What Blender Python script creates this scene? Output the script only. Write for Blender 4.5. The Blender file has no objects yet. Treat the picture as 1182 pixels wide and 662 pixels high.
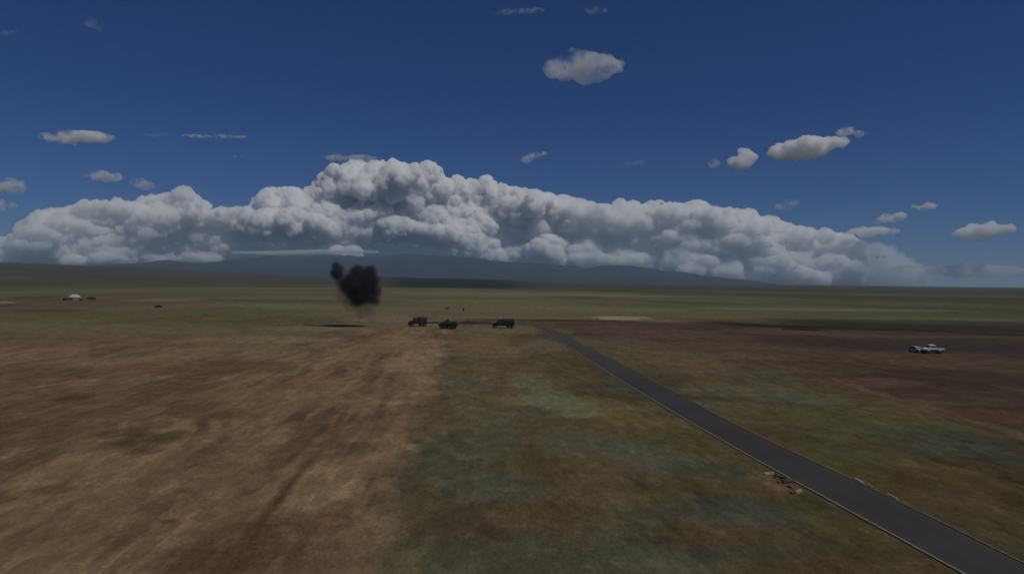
import bpy, bmesh, math, random
import numpy as np
from mathutils import Vector, Matrix

random.seed(7)
rng = np.random.default_rng(11)
scene = bpy.context.scene
COL = scene.collection
R = math.radians

# ------------------------------------------------------------------ camera
CAM_H = 17.0                      # a drone about 17 m above the steppe
F = 844.0                         # focal length in pixels of the 1182 px wide photograph
YAW, PITCH, ROLL = R(3.46), R(0.42), R(0.70)
fwd = Vector((math.sin(YAW) * math.cos(PITCH), math.cos(YAW) * math.cos(PITCH), -math.sin(PITCH)))
r0 = Vector((math.cos(YAW), -math.sin(YAW), 0))
u0 = r0.cross(fwd)
rgt = r0 * math.cos(ROLL) + u0 * math.sin(ROLL)
upv = u0 * math.cos(ROLL) - r0 * math.sin(ROLL)
cd = bpy.data.cameras.new('camera')
cam = bpy.data.objects.new('camera', cd)
COL.objects.link(cam)
M3 = Matrix((rgt, upv, -fwd)).transposed()
cam.matrix_world = Matrix.Translation((0, 0, CAM_H)) @ M3.to_4x4()
cd.sensor_width = 36.0
cd.lens = 36.0 * F / 1182.0
cd.clip_start = 0.5
cd.clip_end = 200000.0
scene.camera = cam

# ------------------------------------------------------------------ sun, sky, exposure
SUN_EL, SUN_AZ = R(57), R(124)    # azimuth clockwise from the road direction (+Y)
w = bpy.data.worlds.new('World')
scene.world = w
w.use_nodes = True
nt = w.node_tree
nt.nodes.clear()
sky = nt.nodes.new('ShaderNodeTexSky')
sky.sky_type = 'NISHITA'
sky.sun_disc = False
sky.sun_elevation = SUN_EL
sky.sun_rotation = SUN_AZ
sky.altitude = 1800
sky.air_density = 0.85
sky.dust_density = 0.15
sky.ozone_density = 3.5
bg = nt.nodes.new('ShaderNodeBackground')
bg.inputs['Strength'].default_value = 0.069
wo = nt.nodes.new('ShaderNodeOutputWorld')
hs = nt.nodes.new('ShaderNodeHueSaturation')      # the photograph's deep, polarised blue, the same all round
hs.inputs['Saturation'].default_value = 1.22
hs.inputs['Value'].default_value = 1.0
nt.links.new(sky.outputs[0], hs.inputs['Color'])
tint = nt.nodes.new('ShaderNodeVectorMath')
tint.operation = 'MULTIPLY'
tint.inputs[1].default_value = (0.60, 0.79, 1.20)
nt.links.new(hs.outputs[0], tint.inputs[0])
nt.links.new(tint.outputs[0], bg.inputs['Color'])
nt.links.new(bg.outputs[0], wo.inputs['Surface'])
ld = bpy.data.lights.new('sun', 'SUN')
ld.energy = 4.4
ld.angle = R(0.5)
ld.color = (1.0, 0.965, 0.85)
lo = bpy.data.objects.new('sun', ld)
COL.objects.link(lo)
sd = Vector((math.sin(SUN_AZ) * math.cos(SUN_EL), math.cos(SUN_AZ) * math.cos(SUN_EL), math.sin(SUN_EL)))
lo.rotation_euler = sd.to_track_quat('Z', 'Y').to_euler()
lo.location = (60, -40, 120)
scene.view_settings.view_transform = 'Standard'
scene.view_settings.look = 'None'
scene.view_settings.gamma = 1.0
scene.view_settings.use_curve_mapping = False
scene.view_settings.exposure = -1.30
scene.render.engine = 'CYCLES'
scene.cycles.volume_bounces = 40
scene.cycles.max_bounces = 44
scene.cycles.use_denoising = True
scene.cycles.transparent_max_bounces = 44


# ------------------------------------------------------------------ helpers
def ray(u, v):
    return (fwd * F + rgt * (u - 591.0) + upv * (331.0 - v)).normalized()


def G(u, v, z=0.0):
    """the ground point seen at photograph pixel (u, v)"""
    d = ray(u, v)
    t = (z - CAM_H) / d.z
    return Vector((d.x * t, d.y * t, z))


def s2l(c):
    c = c / 255.0
    return c / 12.92 if c <= 0.04045 else ((c + 0.055) / 1.055) ** 2.4


LIGHT_K = np.array([0.458, 0.465, 0.52])                    # picture value of a white sheet on the ground, used to turn a seen colour into an albedo


def C(r, g, b):
    return np.array([s2l(r), s2l(g), s2l(b)]) / LIGHT_K


def new_mat(name, col=(0.2, 0.2, 0.2), rough=0.9, noise=None, metal=0.0, bump=0.0, spec=None):
    m = bpy.data.materials.new(name)
    m.use_nodes = True
    n = m.node_tree.nodes
    l = m.node_tree.links
    b = n['Principled BSDF']
    b.inputs['Roughness'].default_value = rough
    b.inputs['Metallic'].default_value = metal
    if spec is not None:
        b.inputs['Specular IOR Level'].default_value = spec
    if noise is None:
        noise = (3.0, 0.25)
    tc = n.new('ShaderNodeTexCoord')
    nz = n.new('ShaderNodeTexNoise')
    nz.inputs['Scale'].default_value = noise[0]
    nz.inputs['Detail'].default_value = 6
    l.new(tc.outputs['Object'], nz.inputs['Vector'])
    mr = n.new('ShaderNodeMapRange')
    mr.inputs['To Min'].default_value = 1 - noise[1]
    mr.inputs['To Max'].default_value = 1 + noise[1]
    l.new(nz.outputs['Fac'], mr.inputs['Value'])
    vm = n.new('ShaderNodeVectorMath')
    vm.operation = 'SCALE'
    vm.inputs[0].default_value = tuple(float(x) for x in col[:3])
    l.new(mr.outputs[0], vm.inputs['Scale'])
    l.new(vm.outputs[0], b.inputs['Base Color'])
    if bump:
        bp = n.new('ShaderNodeBump')
        bp.inputs['Strength'].default_value = bump
        bp.inputs['Distance'].default_value = 0.05
        l.new(nz.outputs['Fac'], bp.inputs['Height'])
        l.new(bp.outputs[0], b.inputs['Normal'])
    return m


def tag(o, label=None, cat=None, group=None, kind=None):
    if label:
        o['label'] = label
    if cat:
        o['category'] = cat
    if group:
        o['group'] = group
    if kind:
        o['kind'] = kind
    return o


def empty(name, loc, rz=0.0):
    o = bpy.data.objects.new(name, None)
    o.location = loc
    o.rotation_euler = (0, 0, rz)
    COL.objects.link(o)
    return o


def link(name, me, mat=None, parent=None, loc=None, rot=None):
    o = bpy.data.objects.new(name, me)
    COL.objects.link(o)
    if mat is not None and not me.materials:
        me.materials.append(mat)
    if parent:
        o.parent = parent
    if loc is not None:
        o.location = loc
    if rot is not None:
        o.rotation_euler = rot
    return o


def bm_obj(name, bm, mat, parent=None, loc=None, rot=None, smooth=False, bevel=0.0):
    if bevel:
        bmesh.ops.bevel(bm, geom=list(bm.edges), offset=bevel, segments=2, affect='EDGES', profile=0.6)
    bmesh.ops.recalc_face_normals(bm, faces=bm.faces)
    me = bpy.data.meshes.new(name)
    bm.to_mesh(me)
    bm.free()
    if smooth:
        me.polygons.foreach_set('use_smooth', [True] * len(me.polygons))
    return link(name, me, mat, parent, loc, rot)


def add_box(bm, x0, x1, y0, y1, z0, z1, M=None):
    vs = [bm.verts.new(Vector(p)) for p in ((x0, y0, z0), (x1, y0, z0), (x1, y1, z0), (x0, y1, z0),
                                             (x0, y0, z1), (x1, y0, z1), (x1, y1, z1), (x0, y1, z1))]
    for f in ((0, 3, 2, 1), (4, 5, 6, 7), (0, 1, 5, 4), (1, 2, 6, 5), (2, 3, 7, 6), (3, 0, 4, 7)):
        bm.faces.new([vs[i] for i in f])
    if M is not None:
        for v_ in vs:
            v_.co = M @ v_.co
    return vs


def add_profile(bm, prof, hw, hw_fn=None):
    """a side outline (x, z) pushed out to both sides; hw_fn(z) narrows it with height"""
    a, b = [], []
    for x, z in prof:
        h = hw if hw_fn is None else hw_fn(x, z)
        a.append(bm.verts.new((x, -h, z)))
        b.append(bm.verts.new((x, h, z)))
    n = len(prof)
    bm.faces.new(a)
    bm.faces.new(b[::-1])
    for i in range(n):
        bm.faces.new([a[i], b[i], b[(i + 1) % n], a[(i + 1) % n]])


def add_disc(bm, c, r, hw, seg=20, axis='Y'):
    Mt = Matrix.Translation(c)
    if axis == 'Y':
        Mt = Mt @ Matrix.Rotation(R(90), 4, 'X')
    elif axis == 'X':
        Mt = Mt @ Matrix.Rotation(R(90), 4, 'Y')
    bmesh.ops.create_cone(bm, cap_ends=True, segments=seg, radius1=r, radius2=r, depth=2 * hw, matrix=Mt)


# ---- numpy noise
def _hash(ix, iy, iz, seed):
    h = (ix.astype(np.int64) * 374761393 + iy.astype(np.int64) * 668265263 + iz.astype(np.int64) * 2147483647 + seed * 974634777) & 0xffffffff
    h = ((h ^ (h >> 13)) * 1274126177) & 0xffffffff
    h = ((h ^ (h >> 16)) * 2246822519) & 0xffffffff
    return ((h ^ (h >> 15)) & 0xffffff) / float(0xffffff)


def vnoise(x, y, z=None, seed=0):
    if z is None:
        z = np.zeros_like(x)
    ix, iy, iz = np.floor(x), np.floor(y), np.floor(z)
    fx, fy, fz = x - ix, y - iy, z - iz
    fx, fy, fz = [f * f * f * (f * (f * 6 - 15) + 10) for f in (fx, fy, fz)]
    out = 0
    for dx in (0, 1):
        wx = fx if dx else 1 - fx
        for dy in (0, 1):
            wy = fy if dy else 1 - fy
            for dz in (0, 1):
                wz = fz if dz else 1 - fz
                out = out + wx * wy * wz * _hash(ix + dx, iy + dy, iz + dz, seed)
    return out


def fbm(x, y, z=None, octv=4, seed=0, gain=0.5):
    a, s, t = 1.0, 0.0, 0.0
    for k in range(octv):
        s = s + a * vnoise(x * 2 ** k + 17.3 * k, y * 2 ** k + 5.1 * k, None if z is None else z * 2 ** k, seed + k)
        t += a
        a *= gain
    return s / t


def worley(x, y, z, seed=0):
    ix, iy, iz = np.floor(x), np.floor(y), np.floor(z)
    best = np.full(x.shape, 9.0)
    for dx in (-1, 0, 1):
        for dy in (-1, 0, 1):
            for dz in (-1, 0, 1):
                cx, cy, cz = ix + dx, iy + dy, iz + dz
                px = cx + _hash(cx, cy, cz, seed)
                py = cy + _hash(cx, cy, cz, seed + 1)
                pz = cz + _hash(cx, cy, cz, seed + 2)
                best = np.minimum(best, (px - x) ** 2 + (py - y) ** 2 + (pz - z) ** 2)
    return np.sqrt(best)


def sstep(a, b, x):
    t = np.clip((x - a) / (b - a), 0, 1)
    return t * t * (3 - 2 * t)


# ================================================================== THE GROUND
# the terrain: flat steppe near by, a slow rise to the left, low swells far off
def height(x, y):
    x = np.asarray(x, float)
    y = np.asarray(y, float)
    d = np.sqrt(x * x + y * y)
    az = np.degrees(np.arctan2(x, y))
    near = sstep(900, 3500, d)
    h = near * (fbm(x / 1700.0, y / 900.0, octv=4, seed=31) - 0.5) * 22.0
    h = h + sstep(2200, 6500, d) * 104.0 * (1 - sstep(-34, 0, az)) * (0.92 + 0.16 * fbm(x / 1500, y / 1500, seed=3))
    h = h + sstep(3500, 9000, d) * 12.0
    h = h + sstep(2000, 5000, d) * (1 - sstep(7000, 12000, d)) * 26.0 * sstep(-13, -5, az) * (1 - sstep(0, 9, az))
    h = h + sstep(60, 300, d) * (fbm(x / 40.0, y / 40.0, octv=3, seed=8) - 0.5) * 0.5 * (1 - sstep(500, 900, d))
    return h


# where the road runs: its two kerbs, found from the photograph
LE = [(1240, 734), (1106, 660), (1010, 606.5), (918, 556.7), (865, 527), (814, 498), (755, 463), (706, 433), (663, 405), (640, 391), (622, 380), (607, 373)]
RE = [(1380, 748), (1282, 700), (1182, 650), (1044, 581), (987, 554.5), (863, 497.5), (822, 476), (788, 457), (755, 440), (720, 421.5), (684, 403.5), (655, 388), (636, 379), (618, 373)]
lp = [G(*p) for p in LE]
rp = [G(*p) for p in RE]
ly = np.array([p.y for p in lp]); lx = np.array([p.x for p in lp])
ry = np.array([p.y for p in rp]); rx = np.array([p.x for p in rp])
_g = np.linspace(18, float(ly.max()), 120)


def _smooth(yy, xx):
    o = np.argsort(yy)
    v_ = np.interp(_g, yy[o], xx[o])
    k_ = np.ones(9) / 9
    return np.convolve(np.concatenate([[v_[0]] * 4, v_, [v_[-1]] * 4]), k_, 'valid')


lsm, rsm = _smooth(ly, lx), _smooth(ry, rx)
ROAD_END = float(ly[-1])


def road_x(y):
    yc = np.clip(y, 20, ROAD_END)
    return np.interp(yc, _g, lsm), np.interp(yc, _g, rsm)


# blotches of soil and plants, some with cloud shade painted in: centre and reach as pixels of the photograph, laid down on the ground; colour as seen there
BLOT = [
    # u, v, ru, rv, colour, strength
    (90, 470, 150, 26, (70, 52, 38), .55), (40, 430, 80, 10, (62, 50, 36), .6), (20, 500, 90, 14, (66, 50, 36), .5),
    (250, 424, 90, 9, (72, 50, 36), .6), (85, 459, 22, 4, (58, 38, 27), .75), (225, 470, 34, 9, (68, 48, 34), .7),
    (132, 500, 30, 8, (55, 49, 34), .7), (165, 508, 36, 9, (54, 48, 33), .75), (198, 503, 26, 7, (56, 49, 34), .7), (172, 520, 22, 5, (57, 48, 34), .6), (190, 511, 20, 4, (76, 67, 51), .5), (255, 478, 40, 7, (64, 52, 38), .6),
    (195, 545, 130, 26, (92, 74, 58), .55), (120, 590, 120, 30, (88, 70, 55), .5), (330, 460, 80, 14, (92, 74, 56), .5),
    (60, 565, 26, 5, (66, 50, 36), .6), (280, 600, 60, 16, (84, 66, 50), .5), (30, 625, 60, 14, (80, 62, 47), .5),
    (196, 601, 10, 3, (58, 42, 30), .7), (470, 420, 32, 8, (104, 84, 66), .8), (490, 408, 22, 5, (106, 86, 68), .7),
    (478, 395, 40, 5, (98, 80, 64), .7), (440, 400, 40, 9, (92, 78, 58), .6), (300, 640, 90, 22, (60, 43, 33), .7), (330, 610, 60, 9, (60, 43, 33), .65), (395, 585, 22, 12, (62, 45, 33), .5), (40, 640, 70, 14, (92, 74, 58), .4),
    (230, 645, 60, 16, (62, 44, 32), .6), (370, 600, 50, 10, (68, 48, 36), .6), (390, 640, 28, 26, (78, 62, 50), .5),
    (350, 520, 60, 10, (76, 58, 44), .5), (410, 500, 50, 14, (82, 64, 48), .5), (356, 440, 26, 6, (98, 72, 54), .6),
    (160, 380, 150, 7, (80, 72, 54), .6), (60, 395, 90, 7, (76, 62, 48), .6), (300, 392, 90, 4, (92, 84, 64), .55),
    (360, 379, 70, 3, (86, 84, 62), .6), (60, 372, 60, 8, (74, 74, 52), .6),
    # middle strip of grass between dirt and road
    (560, 400, 40, 14, (84, 70, 50), .8), (590, 380, 60, 5, (82, 74, 58), .7), (640, 400, 30, 8, (88, 76, 62), .5),
    (615, 440, 30, 8, (80, 76, 60), .5), (650, 463, 34, 10, (82, 84, 68), .75), (625, 458, 30, 12, (76, 79, 63), .6),
    (700, 470, 50, 12, (80, 74, 48), .6), (668, 478, 26, 4, (84, 86, 70), .6), (740, 490, 50, 14, (76, 64, 40), .7),
    (600, 462, 30, 5, (86, 78, 46), .6), (690, 515, 60, 14, (64, 65, 54), .6), (760, 530, 60, 16, (63, 64, 55), .6),
    (540, 470, 50, 20, (72, 64, 48), .6), (500, 480, 30, 20, (66, 56, 42), .6), (530, 520, 50, 20, (62, 60, 46), .6),
    (560, 560, 60, 16, (60, 60, 50), .7), (640, 595, 70, 16, (66, 52, 40), .6), (520, 610, 70, 16, (64, 52, 42), .5),
    (620, 540, 50, 10, (64, 54, 38), .5), (600, 570, 40, 8, (64, 64, 56), .5), (720, 600, 60, 14, (58, 58, 46), .5),
    (480, 640, 60, 20, (56, 56, 42), .6), (600, 640, 80, 20, (58, 57, 46), .6), (740, 650, 90, 20, (57, 58, 49), .7),
    (820, 545, 60, 14, (53, 54, 45), .6), (800, 500, 30, 14, (60, 55, 34), .6), (860, 590, 90, 20, (51, 53, 47), .7),
    (930, 580, 40, 12, (48, 46, 24), .7), (940, 620, 60, 16, (50, 46, 36), .6), (850, 640, 80, 14, (49, 51, 45), .6),
    (1010, 640, 34, 10, (46, 44, 24), .6), (900, 560, 26, 6, (76, 56, 46), .9), (880, 552, 16, 6, (66, 58, 42), .7),
    (745, 558, 12, 5, (46, 52, 38), .5), (770, 505, 40, 8, (52, 54, 34), .6),
    # right of the road
    (700, 395, 60, 6, (76, 68, 56), .5), (760, 410, 70, 10, (74, 64, 50), .7), (800, 425, 40, 8, (78, 62, 50), .6),
    (860, 450, 60, 8, (72, 70, 56), .6), (830, 470, 50, 8, (66, 64, 44), .6), (930, 460, 50, 7, (64, 66, 54), .6),
    (900, 480, 70, 12, (66, 62, 36), .6), (960, 500, 60, 10, (60, 58, 34), .5), (990, 530, 80, 12, (60, 60, 38), .5),
    (1080, 540, 50, 9, (64, 52, 34), .6), (1040, 490, 80, 8, (58, 62, 46), .5), (1120, 520, 34, 14, (53, 56, 48), .7),
    (1115, 509, 9, 1.6, (28, 28, 22), .85), (1112, 517, 8, 3, (40, 44, 38), .6), (1117, 529, 5, 2.4, (32, 34, 28), .7),
    (1111, 538, 4, 2, (32, 32, 26), .7), (1130, 530, 7, 2, (34, 36, 28), .6), (1127, 538, 7, 2, (38, 38, 32), .6),
    (1160, 551, 9, 2, (30, 30, 22), .8), (1175, 556, 8, 2.4, (28, 28, 22), .8), (968, 514, 10, 1.8, (40, 38, 26), .7),
    (1090, 575, 50, 10, (66, 54, 40), .5), (1150, 600, 40, 12, (58, 50, 36), .6), (1120, 585, 30, 7, (72, 52, 42), .4),
    (1170, 530, 40, 10, (46, 48, 36), .6), (1020, 545, 30, 8, (58, 50, 32), .6),
    # brown field on the right, cloud shade painted into its soil
    (850, 400, 90, 10, (66, 54, 44), .7), (960, 395, 80, 8, (45, 36, 30), .75), (1100, 400, 120, 8, (42, 34, 32), .8),
    (1100, 435, 100, 12, (44, 35, 30), .8), (960, 420, 70, 9, (56, 42, 34), .7), (1000, 440, 60, 5, (70, 54, 44), .7),
    (1100, 462, 60, 6, (60, 46, 39), .8), (1150, 480, 60, 8, (64, 46, 36), .7), (1060, 465, 40, 4, (72, 58, 46), .6),
    (760, 385, 60, 5, (68, 52, 46), .7), (720, 377, 60, 3, (66, 50, 44), .7), (900, 383, 60, 3, (72, 50, 42), .7),
    (1140, 395, 50, 3, (40, 40, 36), .6), (1060, 396, 60, 3, (44, 42, 38), .6), (870, 412, 50, 4, (76, 62, 50), .5),
    # the middle distance
    (717, 366.5, 32, 1.6, (108, 99, 84), .9), (700, 367, 10, 1.3, (118, 108, 92), .7), (745, 370, 60, 1.6, (90, 76, 60), .7),
    (800, 372.5, 50, 1.4, (60, 52, 42), .7), (560, 364, 110, 2.2, (80, 66, 52), .7), (440, 368, 40, 3.5, (92, 76, 66), .7),
    (430, 362, 60, 3, (84, 74, 56), .6), (600, 366.5, 90, 1.2, (92, 84, 68), .6), (475, 440, 16, 30, (94, 76, 60), .5), (440, 520, 14, 40, (90, 72, 57), .5), (640, 369.5, 80, 1.0, (48, 34, 30), .8),
    (60, 350, 60, 8, (72, 57, 48), .95), (110, 352, 80, 5, (72, 60, 48), .7), (40, 343, 40, 1.2, (52, 46, 38), .8), (55, 358, 45, 1.8, (58, 48, 38), .8),
    (190, 346, 40, 1.8, (92, 78, 68), .8), (235, 352, 50, 3.5, (84, 68, 58), .7), (150, 356, 60, 2.5, (78, 70, 54), .6),
    (8, 348.5, 13, 1.1, (86, 78, 68), .9), (8, 352.5, 13, 1.3, (50, 46, 34), .9), (120, 366, 130, 2.5, (70, 64, 44), .6),  # first pair: left bank's lit top and shaded side painted on the ground
    (260, 368, 40, 1.6, (70, 68, 44), .7), (330, 352, 60, 3, (84, 82, 64), .5), (340, 344, 100, 1.6, (76, 76, 58), .5),
    (560, 350, 100, 4, (82, 82, 62), .5), (700, 356, 80, 2.4, (84, 82, 64), .5), (640, 340, 140, 1.6, (86, 88, 74), .5),
    (1090, 375, 150, 6, (42, 41, 32), .75), (940, 357, 120, 1.6, (82, 84, 68), .7), (1090, 368, 120, 1.6, (74, 76, 56), .6), (1000, 372, 100, 1.6, (62, 60, 44), .5),
]
# dark belts of marsh and painted-in cloud shade that cross the plain, as lines of pixels with a half height
BELT = [
    ([(790, 371), (850, 374), (905, 377), (960, 377.5), (1060, 381), (1182, 387), (1250, 390)], 2.8, (23, 22, 16), .95),
    ([(900, 373), (1000, 374.5), (1090, 378), (1182, 381), (1250, 384)], 6.5, (35, 34, 26), .9),
    ([(620, 342), (700, 344), (750, 347.5), (820, 350), (885, 352.5)], 1.5, (50, 52, 42), .85),  # cloud shadow painted as a dark band
    ([(740, 340), (860, 343), (1000, 349), (1182, 352)], 1.4, (66, 68, 56), .6),
    ([(630, 370), (700, 371), (760, 371.5)], 0.9, (44, 34, 28), .8),
    ([(140, 320.5), (240, 321), (330, 322), (420, 325)], 1.2, (52, 54, 48), .6),
]

gtree = None


def ground_colour(x, y):
    """albedo of soil and plants, with cloud shade painted in, at ground points (arrays)"""
    d = np.sqrt(x * x + y * y)
    n1 = fbm(x / 26.0, y / 60.0, octv=5, seed=1)
    n2 = fbm(x / 6.0, y / 16.0, octv=4, seed=2)
    n3 = fbm(x / 90.0, y / 130.0, octv=4, seed=4)
    n4 = fbm(x / 1.7, y / 3.4, octv=3, seed=6)
    nb = fbm(x / 3.2 + 60, y / 8.0, octv=4, seed=14, gain=.6)
    streak = fbm(x / 2.2, y / 70.0, octv=4, seed=12)       # wheel ruts run along the road direction

    def mix(a, b, t):
        t = np.clip(t, 0, 1)[:, None]
        return a * (1 - t) + b * t

    one = np.ones((len(x), 1))
    # base grass
    g = mix(one * C(65, 58, 45), one * C(76, 67, 51), sstep(.35, .65, n1))
    g = mix(g, one * C(64, 64, 54), sstep(.5, .72, fbm(x / 13.0 + 9, y / 20.0, octv=4, seed=21)) * .8)
    g = mix(g, one * C(78, 70, 38), sstep(.55, .75, fbm(x / 11.0 + 3, y / 18.0, octv=4, seed=23)) * .6)
    g = mix(g, one * C(70, 54, 40), sstep(.56, .78, fbm(x / 9.0 + 30, y / 22.0, octv=4, seed=25)) * .55)
    g = g * np.array([[1.03, .98, .93]])
    # right of the middle strip cloud shade is painted into the sward; darker near by too
    g = g * (1 - 0.01 - 0.24 * sstep(4, 26, x) - 0.10 * sstep(60, 110, x))[:, None] * (1 - 0.20 * (1 - sstep(45, 130, y)))[:, None]
    # left dirt, bare and rutted
    wx = x + 7.0 * (fbm(x / 30.0, y / 34.0, octv=3, seed=15) - .5) * 2 * sstep(8, 40, -x)
    streak = fbm(wx / 2.4, y / 42.0, octv=5, seed=12, gain=.6)
    mott = fbm(x / 4.5 + 40, y / 13.0, octv=5, seed=17, gain=.62)
    fine = fbm(x / 1.3, y / 1.6, octv=3, seed=19)
    dirt = mix(one * C(89, 72, 56), one * C(72, 56, 43), sstep(.42, .66, n1) * .8)
    dirt = mix(dirt, one * C(96, 79, 63), sstep(.54, .74, n2) * .55)
    sfar = .45 + .55 * (1 - sstep(15, 60, -x))
    dirt = mix(dirt, one * C(62, 48, 37), sstep(.53, .68, streak) * .75 * sfar)
    dirt = mix(dirt, one * C(104, 86, 68), sstep(.53, .70, 1 - streak) * .65 * sfar)
    dirt = mix(dirt, one * C(62, 48, 36), sstep(.52, .70, mott) * .5)
    dirt = mix(dirt, one * C(98, 81, 63), sstep(.54, .72, 1 - mott) * .45)
    dirt = mix(dirt, one * C(74, 70, 50), sstep(.52, .72, fbm(x / 22.0 + 7, y / 18.0, octv=5, seed=27)) * .6 * sstep(70, 190, y))
    dirt = dirt * (.86 + .28 * fine)[:, None]
    edge = np.interp(y, [40, 60, 120, 260], [-3.2, -4.1, -5.4, -5.2]) + 2.2 * (n2 - .5) * 2 + 1.2 * (n1 - .5) * 2 + 2.2 * (n4 - .5)
    far_l = 1 - sstep(175, 330, y + 60 * (n3 - .5) * 2 - 0.35 * np.clip(-x - 20, 0, 200) * -1)
    far_l = np.maximum(far_l, (1 - sstep(270, 400, y)) * (1 - sstep(20, 60, -x)))
    wl = (1 - sstep(-2.6, 2.2, x - edge)) * far_l
    col = mix(g, dirt, wl)
    # a paler rim of trampled earth along that boundary
    rim = np.exp(-((x - edge + 1.6) / 1.5) ** 2) * far_l * sstep(.42, .62, n4 * .5 + n2 * .5)
    col = mix(col, one * C(104, 84, 68), rim * .55)
    # ruts: a few definite dark tracks
    for x0, x1, y0, y1, hw, c, s in ((-13.6, -14.2, 30, 78, .45, (56, 40, 30), .85), (-15.4, -14.6, 30, 66, .35, (58, 42, 30), .7),
                                     (-8.4, -9.0, 30, 120, .35, (60, 44, 32), .6), (-22, -20, 40, 140, .4, (64, 48, 36), .5),
                                     (-10.6, -9.8, 40, 260, .3, (66, 50, 38), .5), (-33, -30, 50, 120, .5, (62, 48, 34), .5),
                                     (-26, -27, 70, 240, .4, (70, 54, 40), .5)):
        t = (y - y0) / (y1 - y0)
        cx = x0 + (x1 - x0) * t + .5 * np.sin(y / 11.0 + x0)
        m = np.exp(-((x - cx) / (hw * (.7 + .9 * n4))) ** 2) * sstep(0, .15, t) * (1 - sstep(.8, 1.1, t)) * sstep(.3, .5, n2)
        col = mix(col, one * C(*c), m * s)
    # the brown field right of the road, its soil colour darkened for cloud shade
    e2 = 63 + 5 * (n2 - .5) + 9 * (n1 - .5)
    brown = mix(one * C(52, 41, 34), one * C(62, 50, 40), sstep(.4, .6, n1))
    brown = mix(brown, one * C(48, 38, 33), sstep(.5, .7, fbm(x / 40.0, y / 12.0, octv=4, seed=41)) * .8)
    wr = sstep(-2, 2, x - e2 + sstep(130, 230, y) * (e2 - 36)) * (1 - sstep(285, 325, y + 20 * (n3 - .5)))
    col = mix(col, brown, wr)
    rim2 = np.exp(-((x - e2 - 2.0) / 1.3) ** 2) * (1 - sstep(110, 170, y))
    col = mix(col, one * C(78, 62, 50), rim2 * .6)
    # the far plain
    fb = fbm(x / 260.0, d / 75.0, octv=6, seed=51, gain=.6)
    fc = fbm(x / 900.0, d / 420.0, octv=6, seed=53, gain=.6)
    far = mix(one * C(66, 64, 47), one * C(77, 71, 54), sstep(.35, .65, fb))
    far = mix(far, one * C(52, 53, 41), sstep(.46, .62, fc) * .85)
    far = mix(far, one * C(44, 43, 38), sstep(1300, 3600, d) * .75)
    far = far * (1 - .22 * sstep(60, 500, x) * (1 - sstep(1500, 4000, d)))[:, None]  # cloud shade painted into the far plain towards the right
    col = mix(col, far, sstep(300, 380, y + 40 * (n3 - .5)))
    iy = 1 / np.maximum(y, 1.0)
    # blotches
    for (u, v, ru, rv, c, s) in BLOT:
        p = G(u, v)
        rxw = abs(G(u + ru, v).x - p.x)
        yn, yf = G(u, v + rv).y, G(u, v - rv).y
        ci, ri = 1 / p.y, (1 / yn - 1 / yf) / 2          # reach is given in picture rows, which go as 1 / distance
        sel = np.nonzero((np.abs(x - p.x) < 2.6 * rxw + 2) & (y > 20) & (np.abs(iy - ci) < 2.6 * ri))[0]
        if len(sel) == 0:
            continue
        q = ((x[sel] - p.x) / rxw) ** 2 + ((iy[sel] - ci) / ri) ** 2
        wob = .25 + 1.5 * (.4 * n2[sel] + .2 * n4[sel] + .4 * nb[sel])
        m = (1 - sstep(.25, 1.9, q / (wob * wob) ** .9)) * s
        col[sel] = col[sel] * (1 - m[:, None]) + C(*c) * m[:, None]
    # belts
    for pts, hv, c, s in BELT:
        P = [G(*p) for p in pts]
        xs = np.array([p.x for p in P]); ys = np.array([p.y for p in P])
        hw = np.array([(G(u, v - hv).y - G(u, v + hv).y) / 2 for u, v in pts])
        yc = np.interp(x, xs, ys); h = np.interp(x, xs, hw)
        L = xs[-1] - xs[0]
        endf = sstep(xs[0] - .05 * L, xs[0] + .2 * L, x) * (1 - sstep(xs[-1] - .2 * L, xs[-1] + .05 * L, x))
        m = np.exp(-(np.abs(y - yc) / (h * (.7 + .7 * fb))) ** 2.4) * endf * s
        col = mix(col, one * C(*c), m)
    # far cloud shadow painted as a dark belt at the foot of the mountain
    az = np.degrees(np.arctan2(x, y))
    m = sstep(-7.5, -4.5, az) * (1 - sstep(2.0, 6.5, az)) * sstep(1500, 2100, d + 900 * (fc - .5)) * .95
    col = mix(col, one * C(24, 29, 26), m)
    # verge beside the road: trampled, slightly paler and dusty
    a, b = road_x(y)
    vd = np.minimum(np.abs(x - a), np.abs(x - b))
    ver = np.exp(-(vd / .8) ** 2) * (y < ROAD_END) * (y > 0)
    col = mix(col, one * C(60, 52, 38), ver * .5)
    return np.clip(col, .01, .9)


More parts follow.
